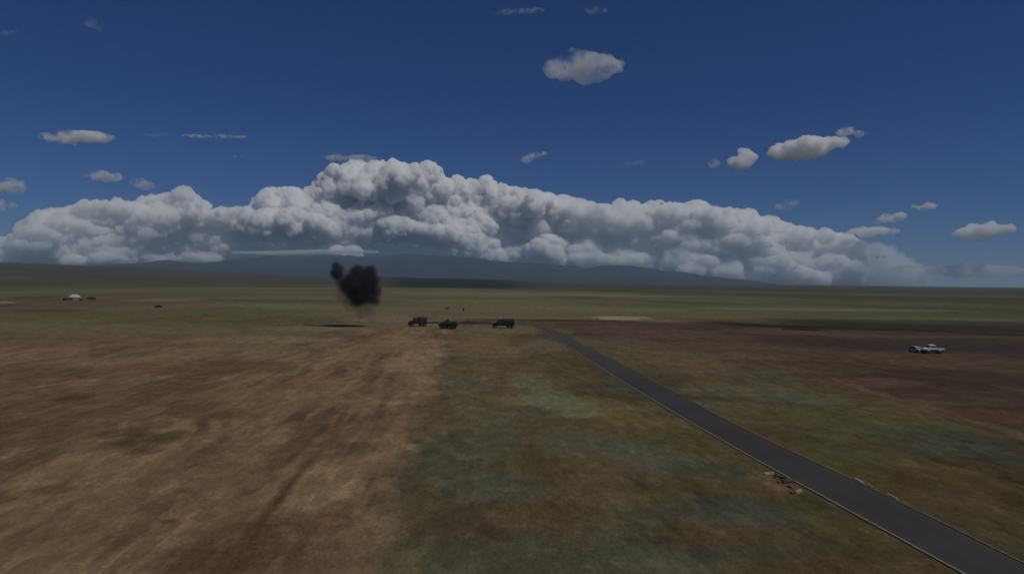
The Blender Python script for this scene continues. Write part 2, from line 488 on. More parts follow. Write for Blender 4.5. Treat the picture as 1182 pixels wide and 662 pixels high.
def build_ground():
    az_in = np.linspace(-38, 45, 640)
    az_out = np.linspace(45, 322, 90)[1:-1]
    az = np.radians(np.concatenate([az_in, az_out]))
    rr = np.concatenate([[4, 9, 15, 22, 28, 33], np.geomspace(37, 2500, 470), np.geomspace(2600, 23400, 60)])
    A, RR = np.meshgrid(az, rr)
    X = (RR * np.sin(A)).ravel(); Y = (RR * np.cos(A)).ravel()
    Z = height(X, Y)
    a, b = road_x(Y)
    on = (X > a - 3) & (X < b + 3) & (Y < ROAD_END + 20) & (Y > 0)
    Z = np.where(on, np.minimum(Z, 0) * 0, Z)
    nr, nc = len(rr), len(az)
    idx = np.arange(nr * nc).reshape(nr, nc)
    q = np.stack([idx[:-1, :], idx[1:, :], np.roll(idx, -1, 1)[1:, :], np.roll(idx, -1, 1)[:-1, :]], -1).reshape(-1, 4)
    V = np.stack([X, Y, Z], 1)
    V = np.vstack([V, [[0, 0, 0]]])
    tri = np.stack([idx[0, :], np.roll(idx[0, :], -1), np.full(nc, nr * nc)], 1)
    me = bpy.data.meshes.new('ground')
    nq, ntri = len(q), len(tri)
    me.vertices.add(len(V)); me.loops.add(nq * 4 + ntri * 3); me.polygons.add(nq + ntri)
    me.vertices.foreach_set('co', V.ravel())
    me.loops.foreach_set('vertex_index', np.concatenate([q.ravel()[::1], tri.ravel()]))
    me.polygons.foreach_set('loop_start', np.concatenate([np.arange(nq) * 4, nq * 4 + np.arange(ntri) * 3]))
    me.polygons.foreach_set('loop_total', np.concatenate([np.full(nq, 4), np.full(ntri, 3)]))
    me.polygons.foreach_set('use_smooth', np.ones(nq + ntri, bool))
    me.update(calc_edges=True)
    me.flip_normals()
    if me.polygons[0].normal.z < 0:
        me.flip_normals()
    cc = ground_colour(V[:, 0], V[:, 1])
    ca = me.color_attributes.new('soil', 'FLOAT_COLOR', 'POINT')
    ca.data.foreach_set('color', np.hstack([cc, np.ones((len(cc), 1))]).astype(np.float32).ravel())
    m = bpy.data.materials.new('steppe_soil_and_grass')
    m.use_nodes = True
    n, l = m.node_tree.nodes, m.node_tree.links
    bs = n['Principled BSDF']
    bs.inputs['Roughness'].default_value = 1.0
    bs.inputs['Specular IOR Level'].default_value = 0.1
    at = n.new('ShaderNodeVertexColor'); at.layer_name = 'soil'
    tc = n.new('ShaderNodeTexCoord')

    def nz(scale, detail, sy=1.0):
        mp = n.new('ShaderNodeMapping'); mp.inputs['Scale'].default_value = (1, sy, 1)
        l.new(tc.outputs['Object'], mp.inputs['Vector'])
        t = n.new('ShaderNodeTexNoise'); t.inputs['Scale'].default_value = scale; t.inputs['Detail'].default_value = detail
        t.inputs['Roughness'].default_value = .6
        l.new(mp.outputs[0], t.inputs['Vector'])
        return t
    t1, t2, t3 = nz(1.1, 6, .45), nz(.22, 6, .5), nz(4.0, 4, .5)

    def mul(a_, b_):
        k = n.new('ShaderNodeMath'); k.operation = 'MULTIPLY'
        l.new(a_, k.inputs[0]); l.new(b_, k.inputs[1]); return k.outputs[0]

    def rng_(t, lo, hi):
        k = n.new('ShaderNodeMapRange'); k.inputs['From Min'].default_value = .3; k.inputs['From Max'].default_value = .7
        k.inputs['To Min'].default_value = lo; k.inputs['To Max'].default_value = hi
        l.new(t.outputs['Fac'], k.inputs['Value']); return k.outputs[0]
    t4 = nz(.55, 7, .4)                              # trampled flecks with definite edges
    k4 = n.new('ShaderNodeMapRange'); k4.interpolation_type = 'SMOOTHSTEP'
    k4.inputs['From Min'].default_value = .50; k4.inputs['From Max'].default_value = .60
    k4.inputs['To Min'].default_value = .96; k4.inputs['To Max'].default_value = 1.17
    l.new(t4.outputs['Fac'], k4.inputs['Value'])
    t5 = nz(.38, 7, .3)
    k5 = n.new('ShaderNodeMapRange'); k5.interpolation_type = 'SMOOTHSTEP'
    k5.inputs['From Min'].default_value = .55; k5.inputs['From Max'].default_value = .63
    k5.inputs['To Min'].default_value = 1.02; k5.inputs['To Max'].default_value = .82
    l.new(t5.outputs['Fac'], k5.inputs['Value'])
    f = mul(mul(mul(rng_(t1, .80, 1.20), rng_(t2, .82, 1.18)), rng_(t3, .76, 1.24)), mul(k4.outputs[0], k5.outputs[0]))
    sc = n.new('ShaderNodeVectorMath'); sc.operation = 'SCALE'
    l.new(at.outputs['Color'], sc.inputs[0]); l.new(f, sc.inputs['Scale'])
    l.new(sc.outputs[0], bs.inputs['Base Color'])
    bp = n.new('ShaderNodeBump'); bp.inputs['Strength'].default_value = .5; bp.inputs['Distance'].default_value = .12
    l.new(t1.outputs['Fac'], bp.inputs['Height']); l.new(bp.outputs[0], bs.inputs['Normal'])
    me.materials.append(m)
    o = link('ground', me)
    o['kind'] = 'structure'


build_ground()


# ------------------------------------------------------------------ road and kerbs
def strip(name, ys, xa, xb, z, mat, thick=None):
    bm = bmesh.new()
    rows = []
    for y, a_, b_ in zip(ys, xa, xb):
        if thick is None:
            rows.append([bm.verts.new((a_, y, z)), bm.verts.new((b_, y, z))])
        else:
            rows.append([bm.verts.new((a_, y, -.05)), bm.verts.new((a_, y, z)), bm.verts.new((b_, y, z)), bm.verts.new((b_, y, -.05))])
    for r1, r2 in zip(rows[:-1], rows[1:]):
        for i in range(len(r1) - 1):
            bm.faces.new([r1[i], r1[i + 1], r2[i + 1], r2[i]])
    if thick is not None:
        bm.faces.new(rows[0]); bm.faces.new(rows[-1][::-1])
    o = bm_obj(name, bm, mat)
    o['kind'] = 'structure'
    return o


ys = np.concatenate([np.arange(24, 120, 1.5), np.arange(120, ROAD_END, 4), [ROAD_END]])
xa, xb = road_x(ys)
asph = new_mat('worn_asphalt', C(33, 30, 33), .85, (0.35, .22), bump=.2)
n_, l_ = asph.node_tree.nodes, asph.node_tree.links
bs_ = n_['Principled BSDF']; src = bs_.inputs['Base Color'].links[0].from_socket
sx = n_.new('ShaderNodeSeparateXYZ'); tc_ = n_.new('ShaderNodeTexCoord'); l_.new(tc_.outputs['Object'], sx.inputs[0])
nn_ = n_.new('ShaderNodeTexNoise'); nn_.inputs['Scale'].default_value = .12; nn_.inputs['Detail'].default_value = 7; l_.new(tc_.outputs['Object'], nn_.inputs['Vector'])
mr_ = n_.new('ShaderNodeMapRange'); mr_.inputs['From Min'].default_value = 90; mr_.inputs['From Max'].default_value = 290; mr_.inputs['To Max'].default_value = .75
l_.new(sx.outputs['Y'], mr_.inputs['Value'])
m2_ = n_.new('ShaderNodeMath'); m2_.operation = 'MULTIPLY_ADD'; m2_.inputs[1].default_value = .9; m2_.inputs[2].default_value = -.40
l_.new(nn_.outputs['Fac'], m2_.inputs[0])
ad_ = n_.new('ShaderNodeMath'); ad_.operation = 'ADD'; ad_.use_clamp = True; l_.new(mr_.outputs[0], ad_.inputs[0]); l_.new(m2_.outputs[0], ad_.inputs[1])
mc_ = n_.new('ShaderNodeMix'); mc_.data_type = 'RGBA'; l_.new(ad_.outputs[0], mc_.inputs['Factor']); l_.new(src, mc_.inputs['A'])
mc_.inputs['B'].default_value = (*[float(q) for q in C(54, 48, 42)], 1)
l_.new(mc_.outputs['Result'], bs_.inputs['Base Color'])
T_ = np.array([0, .05, .16, .30, .5, .70, .84, .95, 1.0]); DU = np.array([.95, .45, .1, .0, .22, .0, .1, .45, .95])
bm = bmesh.new()
rows = [[bm.verts.new((a_ + .12 + (b_ - a_ - .24) * t_, y_, .03)) for t_ in T_] for y_, a_, b_ in zip(ys, xa, xb)]
for r1_, r2_ in zip(rows[:-1], rows[1:]):
    for i_ in range(len(T_) - 1):
        bm.faces.new([r1_[i_], r1_[i_ + 1], r2_[i_ + 1], r2_[i_]])
rd = bm_obj('road', bm, asph)
rd['kind'] = 'structure'
ca_ = rd.data.color_attributes.new('dust', 'FLOAT_COLOR', 'POINT')
dv_ = np.tile(DU, len(ys)).astype(np.float32)
ca_.data.foreach_set('color', np.stack([dv_, dv_, dv_, np.ones_like(dv_)], 1).ravel())
vc_ = n_.new('ShaderNodeVertexColor'); vc_.layer_name = 'dust'
nf_ = n_.new('ShaderNodeTexNoise'); nf_.inputs['Scale'].default_value = .9; nf_.inputs['Detail'].default_value = 8; nf_.inputs['Roughness'].default_value = .65
l_.new(tc_.outputs['Object'], nf_.inputs['Vector'])
p_ = n_.new('ShaderNodeMath'); p_.operation = 'MULTIPLY_ADD'; p_.inputs[1].default_value = 3.0; p_.inputs[2].default_value = -1.1
l_.new(nf_.outputs['Fac'], p_.inputs[0])
q_ = n_.new('ShaderNodeMath'); q_.operation = 'MULTIPLY'; q_.use_clamp = True; l_.new(p_.outputs[0], q_.inputs[0]); l_.new(vc_.outputs['Color'], q_.inputs[1])
a2_ = n_.new('ShaderNodeMath'); a2_.operation = 'ADD'; a2_.use_clamp = True; l_.new(q_.outputs[0], a2_.inputs[0]); l_.new(ad_.outputs[0], a2_.inputs[1])
l_.new(a2_.outputs[0], mc_.inputs['Factor'])

kerb_m = new_mat('pale_concrete_kerb', C(98, 92, 80), .9, (0.8, .4))
kerb_m2 = new_mat('dusty_concrete_kerb', C(72, 68, 54), .9, (0.8, .6))
wob = (vnoise(ys / 3.0, ys * 0, seed=90) - .5) * .06
strip('kerb', ys, xa + .0 + wob, xa + .13 + wob, .10, kerb_m, True)
strip('kerb', ys, xb - .13 + wob, xb + .02 + wob, .09, kerb_m2, True)


# ================================================================== MOUNTAIN
def build_mountain():
    # crest: pixel x, pixel y of the skyline
    crest = [(-80, 312), (120, 306), (200, 300), (255, 299), (300, 297), (360, 297), (410, 298), (435, 297), (470, 293.5), (510, 295), (550, 299), (590, 302), (640, 306),
             (700, 306), (760, 311), (810, 317), (850, 322), (890, 326), (940, 329), (1020, 331), (1200, 333)]
    N, K = 420, 60
    us = np.linspace(-80, 1200, N)
    vs = np.interp(us, [c[0] for c in crest], [c[1] for c in crest])
    vs = vs + (fbm(us / 40.0, us * 0, octv=4, seed=71) - .5) * 4.0
    D = 17500.0
    V = []
    for i in range(N):
        d = ray(us[i], vs[i]); hx, hy = d.x, d.y
        k = D / math.hypot(hx, hy)
        zt = CAM_H + d.z * k
        for j in range(K):
            t = j / (K - 1)                       # 0 foot .. crest at .6 .. back 1
            rr_ = D - 6500 + 9500 * t
            prof = math.sin(min(t / .68, 1) * math.pi / 2) ** 1.7 if t < .68 else math.cos((t - .68) / .32 * math.pi / 2)
            V.append((hx / math.hypot(hx, hy) * rr_, hy / math.hypot(hx, hy) * rr_, max(zt, 10) * prof))
    V = np.array(V)
    nse = fbm(V[:, 0] / 1400, V[:, 1] / 1400, octv=5, seed=77) - .5
    rid = np.abs(fbm(V[:, 0] / 900, V[:, 1] / 2600, octv=4, seed=79) - .5)
    V[:, 2] = V[:, 2] + V[:, 2] * (nse * .35 - rid * .8 + .10) - 25
    idx = np.arange(N * K).reshape(N, K)
    q = np.stack([idx[:-1, :-1], idx[1:, :-1], idx[1:, 1:], idx[:-1, 1:]], -1).reshape(-1, 4)
    me = bpy.data.meshes.new('mountain')
    me.from_pydata(V.tolist(), [], q.tolist())
    me.polygons.foreach_set('use_smooth', [True] * len(me.polygons))
    o = link('mountain', me, new_mat('mountain_rock_and_turf', (.016, .024, .034), 1.0, (0.0012, .6)))  # base colour lowered to carry the cloud shade on the slopes
    o['kind'] = 'structure'


build_mountain()


# ================================================================== VEHICLES AND SMALL THINGS
paint_w = new_mat('dusty_white_paint', (.78, .78, .76), .55, (2.0, .12))
glass = new_mat('dark_window_glass', (.015, .016, .018), .55, (2.0, .1))
rubber = new_mat('black_tyre_rubber', (.018, .018, .018), .9, (6, .2))
rim_m = new_mat('grey_steel_rim', (.12, .12, .12), .5, (6, .2))
olive = new_mat('dark_olive_paint', (.022, .018, .012), .8, (2.5, .3))
maroon = new_mat('rusty_dark_red_paint', (.030, .014, .013), .85, (2.5, .35))
black_p = new_mat('sooty_black_paint', (.015, .012, .011), .8, (2.5, .3))
canvas = new_mat('dark_canvas', (.034, .024, .018), 1.0, (3.5, .3))
steel = new_mat('dark_chassis_steel', (.015, .014, .013), .8, (3, .3))
felt = new_mat('pale_felt', (.26, .26, .23), 1.0, (1.5, .15))
wood = new_mat('weathered_dark_wood', (.055, .05, .04), .9, (4, .4))
lamp_m = new_mat('lamp_glass', (.35, .34, .30), .25, (4, .1))

wheel_mesh = {}


def wheel(parent, x, y, r, wd):
    key = (round(r, 2), round(wd, 2))
    if key not in wheel_mesh:
        bm = bmesh.new(); add_disc(bm, (0, 0, 0), r, wd / 2, 20)
        bmesh.ops.bevel(bm, geom=[e for e in bm.edges if len(e.link_faces) == 2 and any(len(f.verts) > 4 for f in e.link_faces)], offset=r * .12, segments=2, affect='EDGES')
        me = bpy.data.meshes.new('tyre'); bm.to_mesh(me); bm.free(); me.materials.append(rubber)
        bm = bmesh.new(); add_disc(bm, (0, 0, 0), r * .55, wd / 2 + .02, 14)
        me2 = bpy.data.meshes.new('rim'); bm.to_mesh(me2); bm.free(); me2.materials.append(rim_m)
        wheel_mesh[key] = (me, me2)
    a_, b_ = wheel_mesh[key]
    t = link('wheel', a_, None, parent, (x, y, r))
    link('rim', b_, None, t)


def quad_panel(name, mat, parent, pts, off=.012):
    """a thin pane with thickness lying on the polygon pts, pushed out along its normal"""
    bm = bmesh.new()
    P = [Vector(p) for p in pts]
    nrm = (P[1] - P[0]).cross(P[2] - P[0]).normalized()
    f = [bm.verts.new(p + nrm * off) for p in P]
    b = [bm.verts.new(p - nrm * .01) for p in P]
    bm.faces.new(f); bm.faces.new(b[::-1])
    for i in range(len(P)):
        j = (i + 1) % len(P)
        bm.faces.new([f[i], b[i], b[j], f[j]])
    return bm_obj(name, bm, mat, parent)


def windows_on(parent, profile_pts, hw, z_in=0.0):
    for s in (-1, 1):
        pts = [(x, s * (hw), z) for x, z in profile_pts]
        quad_panel('side_window', glass, parent, pts if s < 0 else pts[::-1])


def pickup(loc, rz):
    t = empty('pickup_truck', loc, rz)
    tag(t, 'dusty white pickup truck standing side-on on the dark brown field at right', 'pickup truck')
    hw = .93
    bm = bmesh.new()          # front at -x
    add_profile(bm, [(-2.6, .55), (-2.65, .95), (-2.5, 1.12), (-1.5, 1.25), (.35, 1.25), (2.65, 1.28), (2.65, .55), (1.95, .5), (1.9, .78), (1.25, .78), (1.2, .5),
                     (-1.2, .5), (-1.25, .78), (-1.9, .78), (-1.95, .5)][::-1], hw)
    body = bm_obj('body', bm, paint_w, t, bevel=.03)
    bm = bmesh.new()
    add_profile(bm, [(-1.55, 1.24), (-.95, 1.86), (-.7, 1.92), (.25, 1.92), (.42, 1.24)], hw, lambda x, z: hw - .02 - (z - 1.24) * .22)
    cabin = bm_obj('cabin', bm, paint_w, t, bevel=.03)
    for s in (-1, 1):
        for pts in ([(-1.32, 1.32), (-.9, 1.78), (-.5, 1.8), (-.5, 1.32)], [(-.42, 1.32), (-.42, 1.8), (.18, 1.8), (.3, 1.32)]):
            P = [(x, s * (hw - .02 - (z - 1.24) * .22), z) for x, z in pts]
            quad_panel('side_window', glass, cabin, P if s > 0 else P[::-1])
    quad_panel('windscreen', glass, cabin, [(-1.5, .8, 1.30), (-1.5, -.8, 1.30), (-1.02, -.7, 1.78), (-1.02, .7, 1.78)][::-1])
    for s in (-1, 1):
        for xa_, xb_ in ((-2.6, -1.95), (-1.2, 1.2), (1.95, 2.6)):
            bm = bmesh.new(); add_box(bm, xa_, xb_, s * .925, s * .965, .48, .92)
            bm_obj('sill_shade_strip', bm, steel, t)  # dark strip added for the shaded lower side of the body
    bm = bmesh.new(); add_box(bm, .55, 2.55, -.8, .8, 1.2, 1.31)
    bm_obj('bed_floor', bm, steel, t)
    t.scale = (.92, 1.1, 1.2)
    bm = bmesh.new(); add_box(bm, -2.74, -2.6, -.88, .88, .5, .72)
    bm_obj('bumper', bm, rim_m, t, bevel=.02)
    bm = bmesh.new(); add_box(bm, 2.6, 2.74, -.88, .88, .5, .68)
    bm_obj('bumper', bm, rim_m, t, bevel=.02)
    for s in (-.68, .68):
        bm = bmesh.new(); add_box(bm, -2.68, -2.6, s - .16, s + .16, .8, .98)
        bm_obj('headlight', bm, lamp_m, t)
    for x in (-1.57, 1.57):
        for s in (-.82, .82):
            wheel(t, x, s, .42, .26)
    return t


def small_car(name, loc, rz, paint, label, cat='car', roof_white=True):
    t = empty(name, loc, rz)
    tag(t, label, cat)
    hw = .82
    bm = bmesh.new()
    add_profile(bm, [(-2.0, .4), (-2.05, .75), (-1.9, .92), (-1.0, 1.02), (1.75, 1.05), (1.95, .9), (1.98, .4), (1.6, .38), (1.5, .66), (1.0, .66), (.9, .38),
                     (-.95, .38), (-1.05, .66), (-1.55, .66), (-1.65, .38)][::-1], hw)
    bm_obj('body', bm, paint, t, bevel=.03)
    bm = bmesh.new()
    add_profile(bm, [(-1.1, 1.0), (-.55, 1.5), (-.3, 1.56), (1.3, 1.54), (1.7, 1.0)], hw, lambda x, z: hw - .03 - (z - 1.0) * .24)
    c = bm_obj('cabin', bm, paint, t, bevel=.03)
    for s in (-1, 1):
        for pts in ([(-.85, 1.07), (-.45, 1.44), (.15, 1.46), (.15, 1.07)], [(.23, 1.07), (.23, 1.46), (1.2, 1.45), (1.45, 1.07)]):
            P = [(x, s * (hw - .03 - (z - 1.0) * .24), z) for x, z in pts]
            quad_panel('side_window', glass, c, P if s > 0 else P[::-1])
    quad_panel('windscreen', glass, c, [(-1.04, .7, 1.05), (-1.04, -.7, 1.05), (-.6, -.6, 1.45), (-.6, .6, 1.45)][::-1])
    quad_panel('rear_window', glass, c, [(1.66, .68, 1.06), (1.66, -.68, 1.06), (1.36, -.6, 1.46), (1.36, .6, 1.46)])
    for s in (-.6, .6):
        bm = bmesh.new(); add_box(bm, -2.06, -1.98, s - .14, s + .14, .66, .8)
        bm_obj('headlight', bm, lamp_m, t)
    for sx in (-1, 1):
        bm = bmesh.new(); add_box(bm, sx * 2.0 - .07, sx * 2.0 + .07, -.8, .8, .4, .56)
        bm_obj('bumper', bm, rim_m, t, bevel=.02)
    for x in (-1.3, 1.25):
        for s in (-.73, .73):
            wheel(t, x, s, .33, .2)
    return t


def cargo_truck(loc, rz, label, paint, cover, hooded, L=6.6, covered=True):
    """front at -x; a military style lorry"""
    t = empty('cargo_truck', loc, rz)
    t.scale = (1.12, 1.2, 1.25)
    tag(t, label, 'truck', 'dark vehicles in the row beside the road end')
    hw = 1.2
    x0 = -L / 2
    bm = bmesh.new(); add_box(bm, x0 + .2, L / 2, -.42, .42, .75, 1.0)
    add_box(bm, x0, x0 + .2, -1.15, 1.15, .6, .95)
    bm_obj('chassis', bm, steel, t, bevel=.02)
    if hooded:
        bm = bmesh.new()
        add_profile(bm, [(x0 + .2, .85), (x0 + .2, 1.45), (x0 + .35, 1.6), (x0 + 1.65, 1.72), (x0 + 1.65, .85)], .72)
        bm_obj('bonnet', bm, paint, t, bevel=.04)
        for s in (-1, 1):
            bm = bmesh.new()
            add_profile(bm, [(x0 + .15, 1.02), (x0 + .25, 1.2), (x0 + .5, 1.28), (x0 + 1.2, 1.28), (x0 + 1.6, 1.0), (x0 + 1.6, .92), (x0 + 1.2, 1.18), (x0 + .5, 1.18)], .2)
            for v_ in bm.verts:
                v_.co.y += s * .95
            bm_obj('mudguard', bm, paint, t)
            bm = bmesh.new(); add_disc(bm, (x0 + .16, s * .55, 1.3), .13, .04, 12, 'X')
            bm_obj('headlight', bm, lamp_m, t)
        cx0 = x0 + 1.6
    else:
        cx0 = x0 + .15
        for s in (-1, 1):
            bm = bmesh.new(); add_disc(bm, (cx0 - .01, s * .85, 1.15), .13, .04, 12, 'X')
            bm_obj('headlight', bm, lamp_m, t)
    bm = bmesh.new()
    add_profile(bm, [(cx0, .9), (cx0, 1.72), (cx0 + .22, 2.45), (cx0 + .4, 2.52), (cx0 + 1.35, 2.52), (cx0 + 1.5, 2.4), (cx0 + 1.5, .9)], hw - .05, lambda x, z: hw - .05 - max(z - 1.7, 0) * .1)
    c = bm_obj('cab', bm, paint, t, bevel=.04)
    quad_panel('windscreen', glass, c, [(cx0 + .02, .98, 1.76), (cx0 + .02, -.98, 1.76), (cx0 + .2, -.92, 2.36), (cx0 + .2, .92, 2.36)][::-1])
    for s in (-1, 1):
        P = [(cx0 + .2, s * (hw - .05), 1.72), (cx0 + .38, s * (hw - .12), 2.34), (cx0 + 1.2, s * (hw - .12), 2.34), (cx0 + 1.2, s * (hw - .05), 1.72)]
        quad_panel('side_window', glass, c, P if s > 0 else P[::-1])
    bx0 = cx0 + 1.65
    bm = bmesh.new()
    add_box(bm, bx0, L / 2, -hw, hw, 1.05, 1.17)
    for s in (-1, 1):
        add_box(bm, bx0, L / 2, s * hw - .03, s * hw + .03, 1.175, 1.75)
    add_box(bm, bx0 - .03, bx0 + .03, -hw, hw, 1.18, 1.8)
    add_box(bm, L / 2 - .03, L / 2 + .03, -hw + .05, hw - .05, 1.18, 1.74)
    bm_obj('cargo_bed', bm, paint, t)
    if covered:
        bm = bmesh.new()
        n = 7
        ring = [(-hw + .02, 1.5), (-hw + .03, 2.3), (-hw * .8, 2.62), (-hw * .4, 2.78), (0, 2.83), (hw * .4, 2.78), (hw * .8, 2.62), (hw - .03, 2.3), (hw - .02, 1.5)]
        rows = []
        for i in range(n):
            x = bx0 + .05 + (L / 2 - .1 - bx0) * i / (n - 1)
            sag = .0 if i % 2 == 0 else .06
            rows.append([bm.verts.new((x, y * (1 - sag * .4), z - (sag if z > 2 else 0))) for y, z in ring])
        for a_, b_ in zip(rows[:-1], rows[1:]):
            for i in range(len(ring) - 1):
                bm.faces.new([a_[i], a_[i + 1], b_[i + 1], b_[i]])
            bm.faces.new([a_[-1], a_[0], b_[0], b_[-1]])
        bm.faces.new(rows[0]); bm.faces.new(rows[-1][::-1])
        bm_obj('canvas_cover', bm, cover, t)
    for x in (x0 + .85, L / 2 - 1.75, L / 2 - .65):
        for s in (-.98, .98):
            wheel(t, x, s, .5, .32)
    return t


def armoured_carrier(loc, rz):
    t = empty('armoured_carrier', loc, rz)
    t.scale = (.95, 1.1, 1.3)
    tag(t, 'dark olive eight-wheeled armoured carrier, middle one of the three dark vehicles in the row', 'armoured vehicle', 'dark vehicles in the row beside the road end')
    hw = 1.35
    bm = bmesh.new()
    add_profile(bm, [(-3.4, .95), (-3.55, 1.25), (-2.3, 1.8), (-1.8, 2.0), (3.2, 2.05), (3.45, 1.5), (3.2, .7), (-2.7, .6)], hw, lambda x, z: hw - abs(z - 1.25) * .38)
    bm_obj('hull', bm, olive, t, bevel=.04)
    bm = bmesh.new()
    bmesh.ops.create_cone(bm, cap_ends=True, segments=16, radius1=.85, radius2=.55, depth=.6, matrix=Matrix.Translation((-.3, 0, 2.3)))
    tu = bm_obj('turret', bm, olive, t)
    bm = bmesh.new(); add_disc(bm, (-1.75, 0, 2.34), .05, 1.0, 10, 'X')
    bm_obj('gun_barrel', bm, steel, tu)
    for x, y in ((1.4, .55), (1.4, -.55), (2.4, 0)):
        bm = bmesh.new(); bmesh.ops.create_cone(bm, cap_ends=True, segments=12, radius1=.3, radius2=.27, depth=.12, matrix=Matrix.Translation((x, y, 2.10)))
        bm_obj('hatch', bm, olive, t)
    for s in (-.8, .8):
        bm = bmesh.new(); add_disc(bm, (-3.3, s, 1.42), .12, .08, 10, 'X')
        bm_obj('headlight', bm, lamp_m, t)
    for x in (-2.35, -.95, .75, 2.15):
        for s in (-1.22, 1.22):
            wheel(t, x, s, .52, .34)
    return t


p = G(482, 376.5)
cargo_truck(p, R(18), 'reddish dark covered truck nearest the black smoke, leftmost of the three dark vehicles', maroon, maroon, True, 5.9)
p = G(517.5, 379.5)
armoured_carrier(p, R(-12))
p = G(581, 378.5)
cargo_truck(p, R(6), 'sooty black truck with long low bonnet, nearest the top end of the asphalt road', black_p, black_p, True, 7.0)
pickup(G(1076.5, 408), R(-6))
small_car('parked_car', G(1057.5, 406.5), R(96), new_mat('pale_grey_paint', (.40, .42, .38), .6, (2, .15)), 'small pale car seen end-on just left of the white pickup truck')
small_car('parked_car', G(182.5, 355), R(10), new_mat('dark_brown_paint', (.03, .026, .016), .7, (2, .15)), 'lone dark car out on the plain at left, right of the white round tent')


# ------------------------------------------------------------------ yurt and hut
def yurt(loc):
    t = empty('yurt', loc)
    t.scale = (1.12, 1.12, 1.35)
    tag(t, 'white felt yurt with low domed roof standing on the plain far left', 'yurt')
    Rw, hw_ = 3.6, 1.55
    bm = bmesh.new()
    seg = 36
    for k, (r, z) in enumerate([(Rw + .02, -.1), (Rw + .05, .8), (Rw, hw_)]):
        pass
    prev = None
    for r, z in [(Rw + .02, -.2), (Rw + .06, .7), (Rw, hw_)]:
        ring = [bm.verts.new((r * math.cos(2 * math.pi * i / seg), r * math.sin(2 * math.pi * i / seg), z)) for i in range(seg)]
        if prev:
            for i in range(seg):
                bm.faces.new([prev[i], prev[(i + 1) % seg], ring[(i + 1) % seg], ring[i]])
        prev = ring
    bm.faces.new(prev)
    bm_obj('wall', bm, felt, t)
    bm = bmesh.new(); prev = None
    for r, z in [(Rw + .18, hw_ - .1), (Rw + .1, hw_ + .06), (2.7, 2.5), (1.6, 3.0), (.75, 3.2)]:
        ring = [bm.verts.new((r * math.cos(2 * math.pi * i / seg), r * math.sin(2 * math.pi * i / seg), z)) for i in range(seg)]
        if prev:
            for i in range(seg):
                bm.faces.new([prev[i], prev[(i + 1) % seg], ring[(i + 1) % seg], ring[i]])
        prev = ring
    bm.faces.new(prev)
    rf = bm_obj('roof', bm, new_mat('bright_felt', (.40, .40, .36), 1.0, (1.5, .1)), t)
    bm = bmesh.new(); bmesh.ops.create_cone(bm, cap_ends=True, segments=20, radius1=.78, radius2=.7, depth=.16, matrix=Matrix.Translation((0, 0, 3.28)))
    bm_obj('crown_ring', bm, wood, rf)
    bm = bmesh.new(); add_box(bm, -.5, .5, -.08, .08, 0, 1.55)
    d = bm_obj('door', bm, wood, t, (0, -Rw - .06, -.05), bevel=.015)
    bm = bmesh.new()
    for z in (.5, 1.1):
        prev = None
        for rr_, zz in ((Rw + .10, z - .05), (Rw + .10, z + .05)):
            ring = [bm.verts.new((rr_ * math.cos(2 * math.pi * i / seg), rr_ * math.sin(2 * math.pi * i / seg), zz)) for i in range(seg)]
            if prev:
                for i in range(seg):
                    bm.faces.new([prev[i], prev[(i + 1) % seg], ring[(i + 1) % seg], ring[i]])
            prev = ring
    bm_obj('girth_rope', bm, wood, t)


def shed(loc, L, W, H, label):
    t = empty('shed', loc, R(4))
    tag(t, label, 'shed')
    bm = bmesh.new(); add_box(bm, -L / 2, L / 2, -W / 2, W / 2, -.2, H)
    bm_obj('wall', bm, new_mat('dark_grey_boards', (.07, .07, .062), .9, (3, .3)), t)
    bm = bmesh.new(); add_profile(bm, [(-L / 2 - .2, H), (-L / 2 - .2, H + .08), (L / 2 + .2, H + .5), (L / 2 + .2, H + .42)], W / 2 + .2)
    bm_obj('roof', bm, new_mat('dark_tin', (.06, .065, .06), .6, (3, .2)), t)
    bm = bmesh.new(); add_box(bm, -.45, .45, -.05, .05, 0, H - .4)
    bm_obj('door', bm, wood, t, (L * .2, -W / 2 - .06, 0))


yurt(G(86, 346.3))
shed(G(105.5, 346), 4.8, 3.0, 1.9, 'low dark shed standing just right of the white yurt')


def fuel_drum(u, v, r, h, label):
    t = empty('water_tank', G(u, v))
    tag(t, label, 'tank')
    bm = bmesh.new(); add_disc(bm, (0, 0, 0), r, h, 18, 'X')
    bmesh.ops.translate(bm, verts=bm.verts, vec=(0, 0, r + .35))
    bm_obj('barrel', bm, wood, t)
    for s in (-.6, .6):
        bm = bmesh.new(); add_box(bm, s * h - .1, s * h + .1, -r * .8, r * .8, 0, .5)
        bm_obj('support', bm, steel, t)


fuel_drum(75, 346.6, .75, 1.2, 'dark water tank on the ground left of the yurt')
fuel_drum(93.5, 347, .6, .8, 'smaller dark water tank right against the yurt wall')


# ------------------------------------------------------------------ earth banks
soil_dark = new_mat('dark_turned_earth', C(40, 31, 22), 1.0, (.8, .35), bump=.5)
soil_pale = new_mat('pale_sandy_earth', C(104, 94, 78), 1.0, (.8, .2), bump=.4)


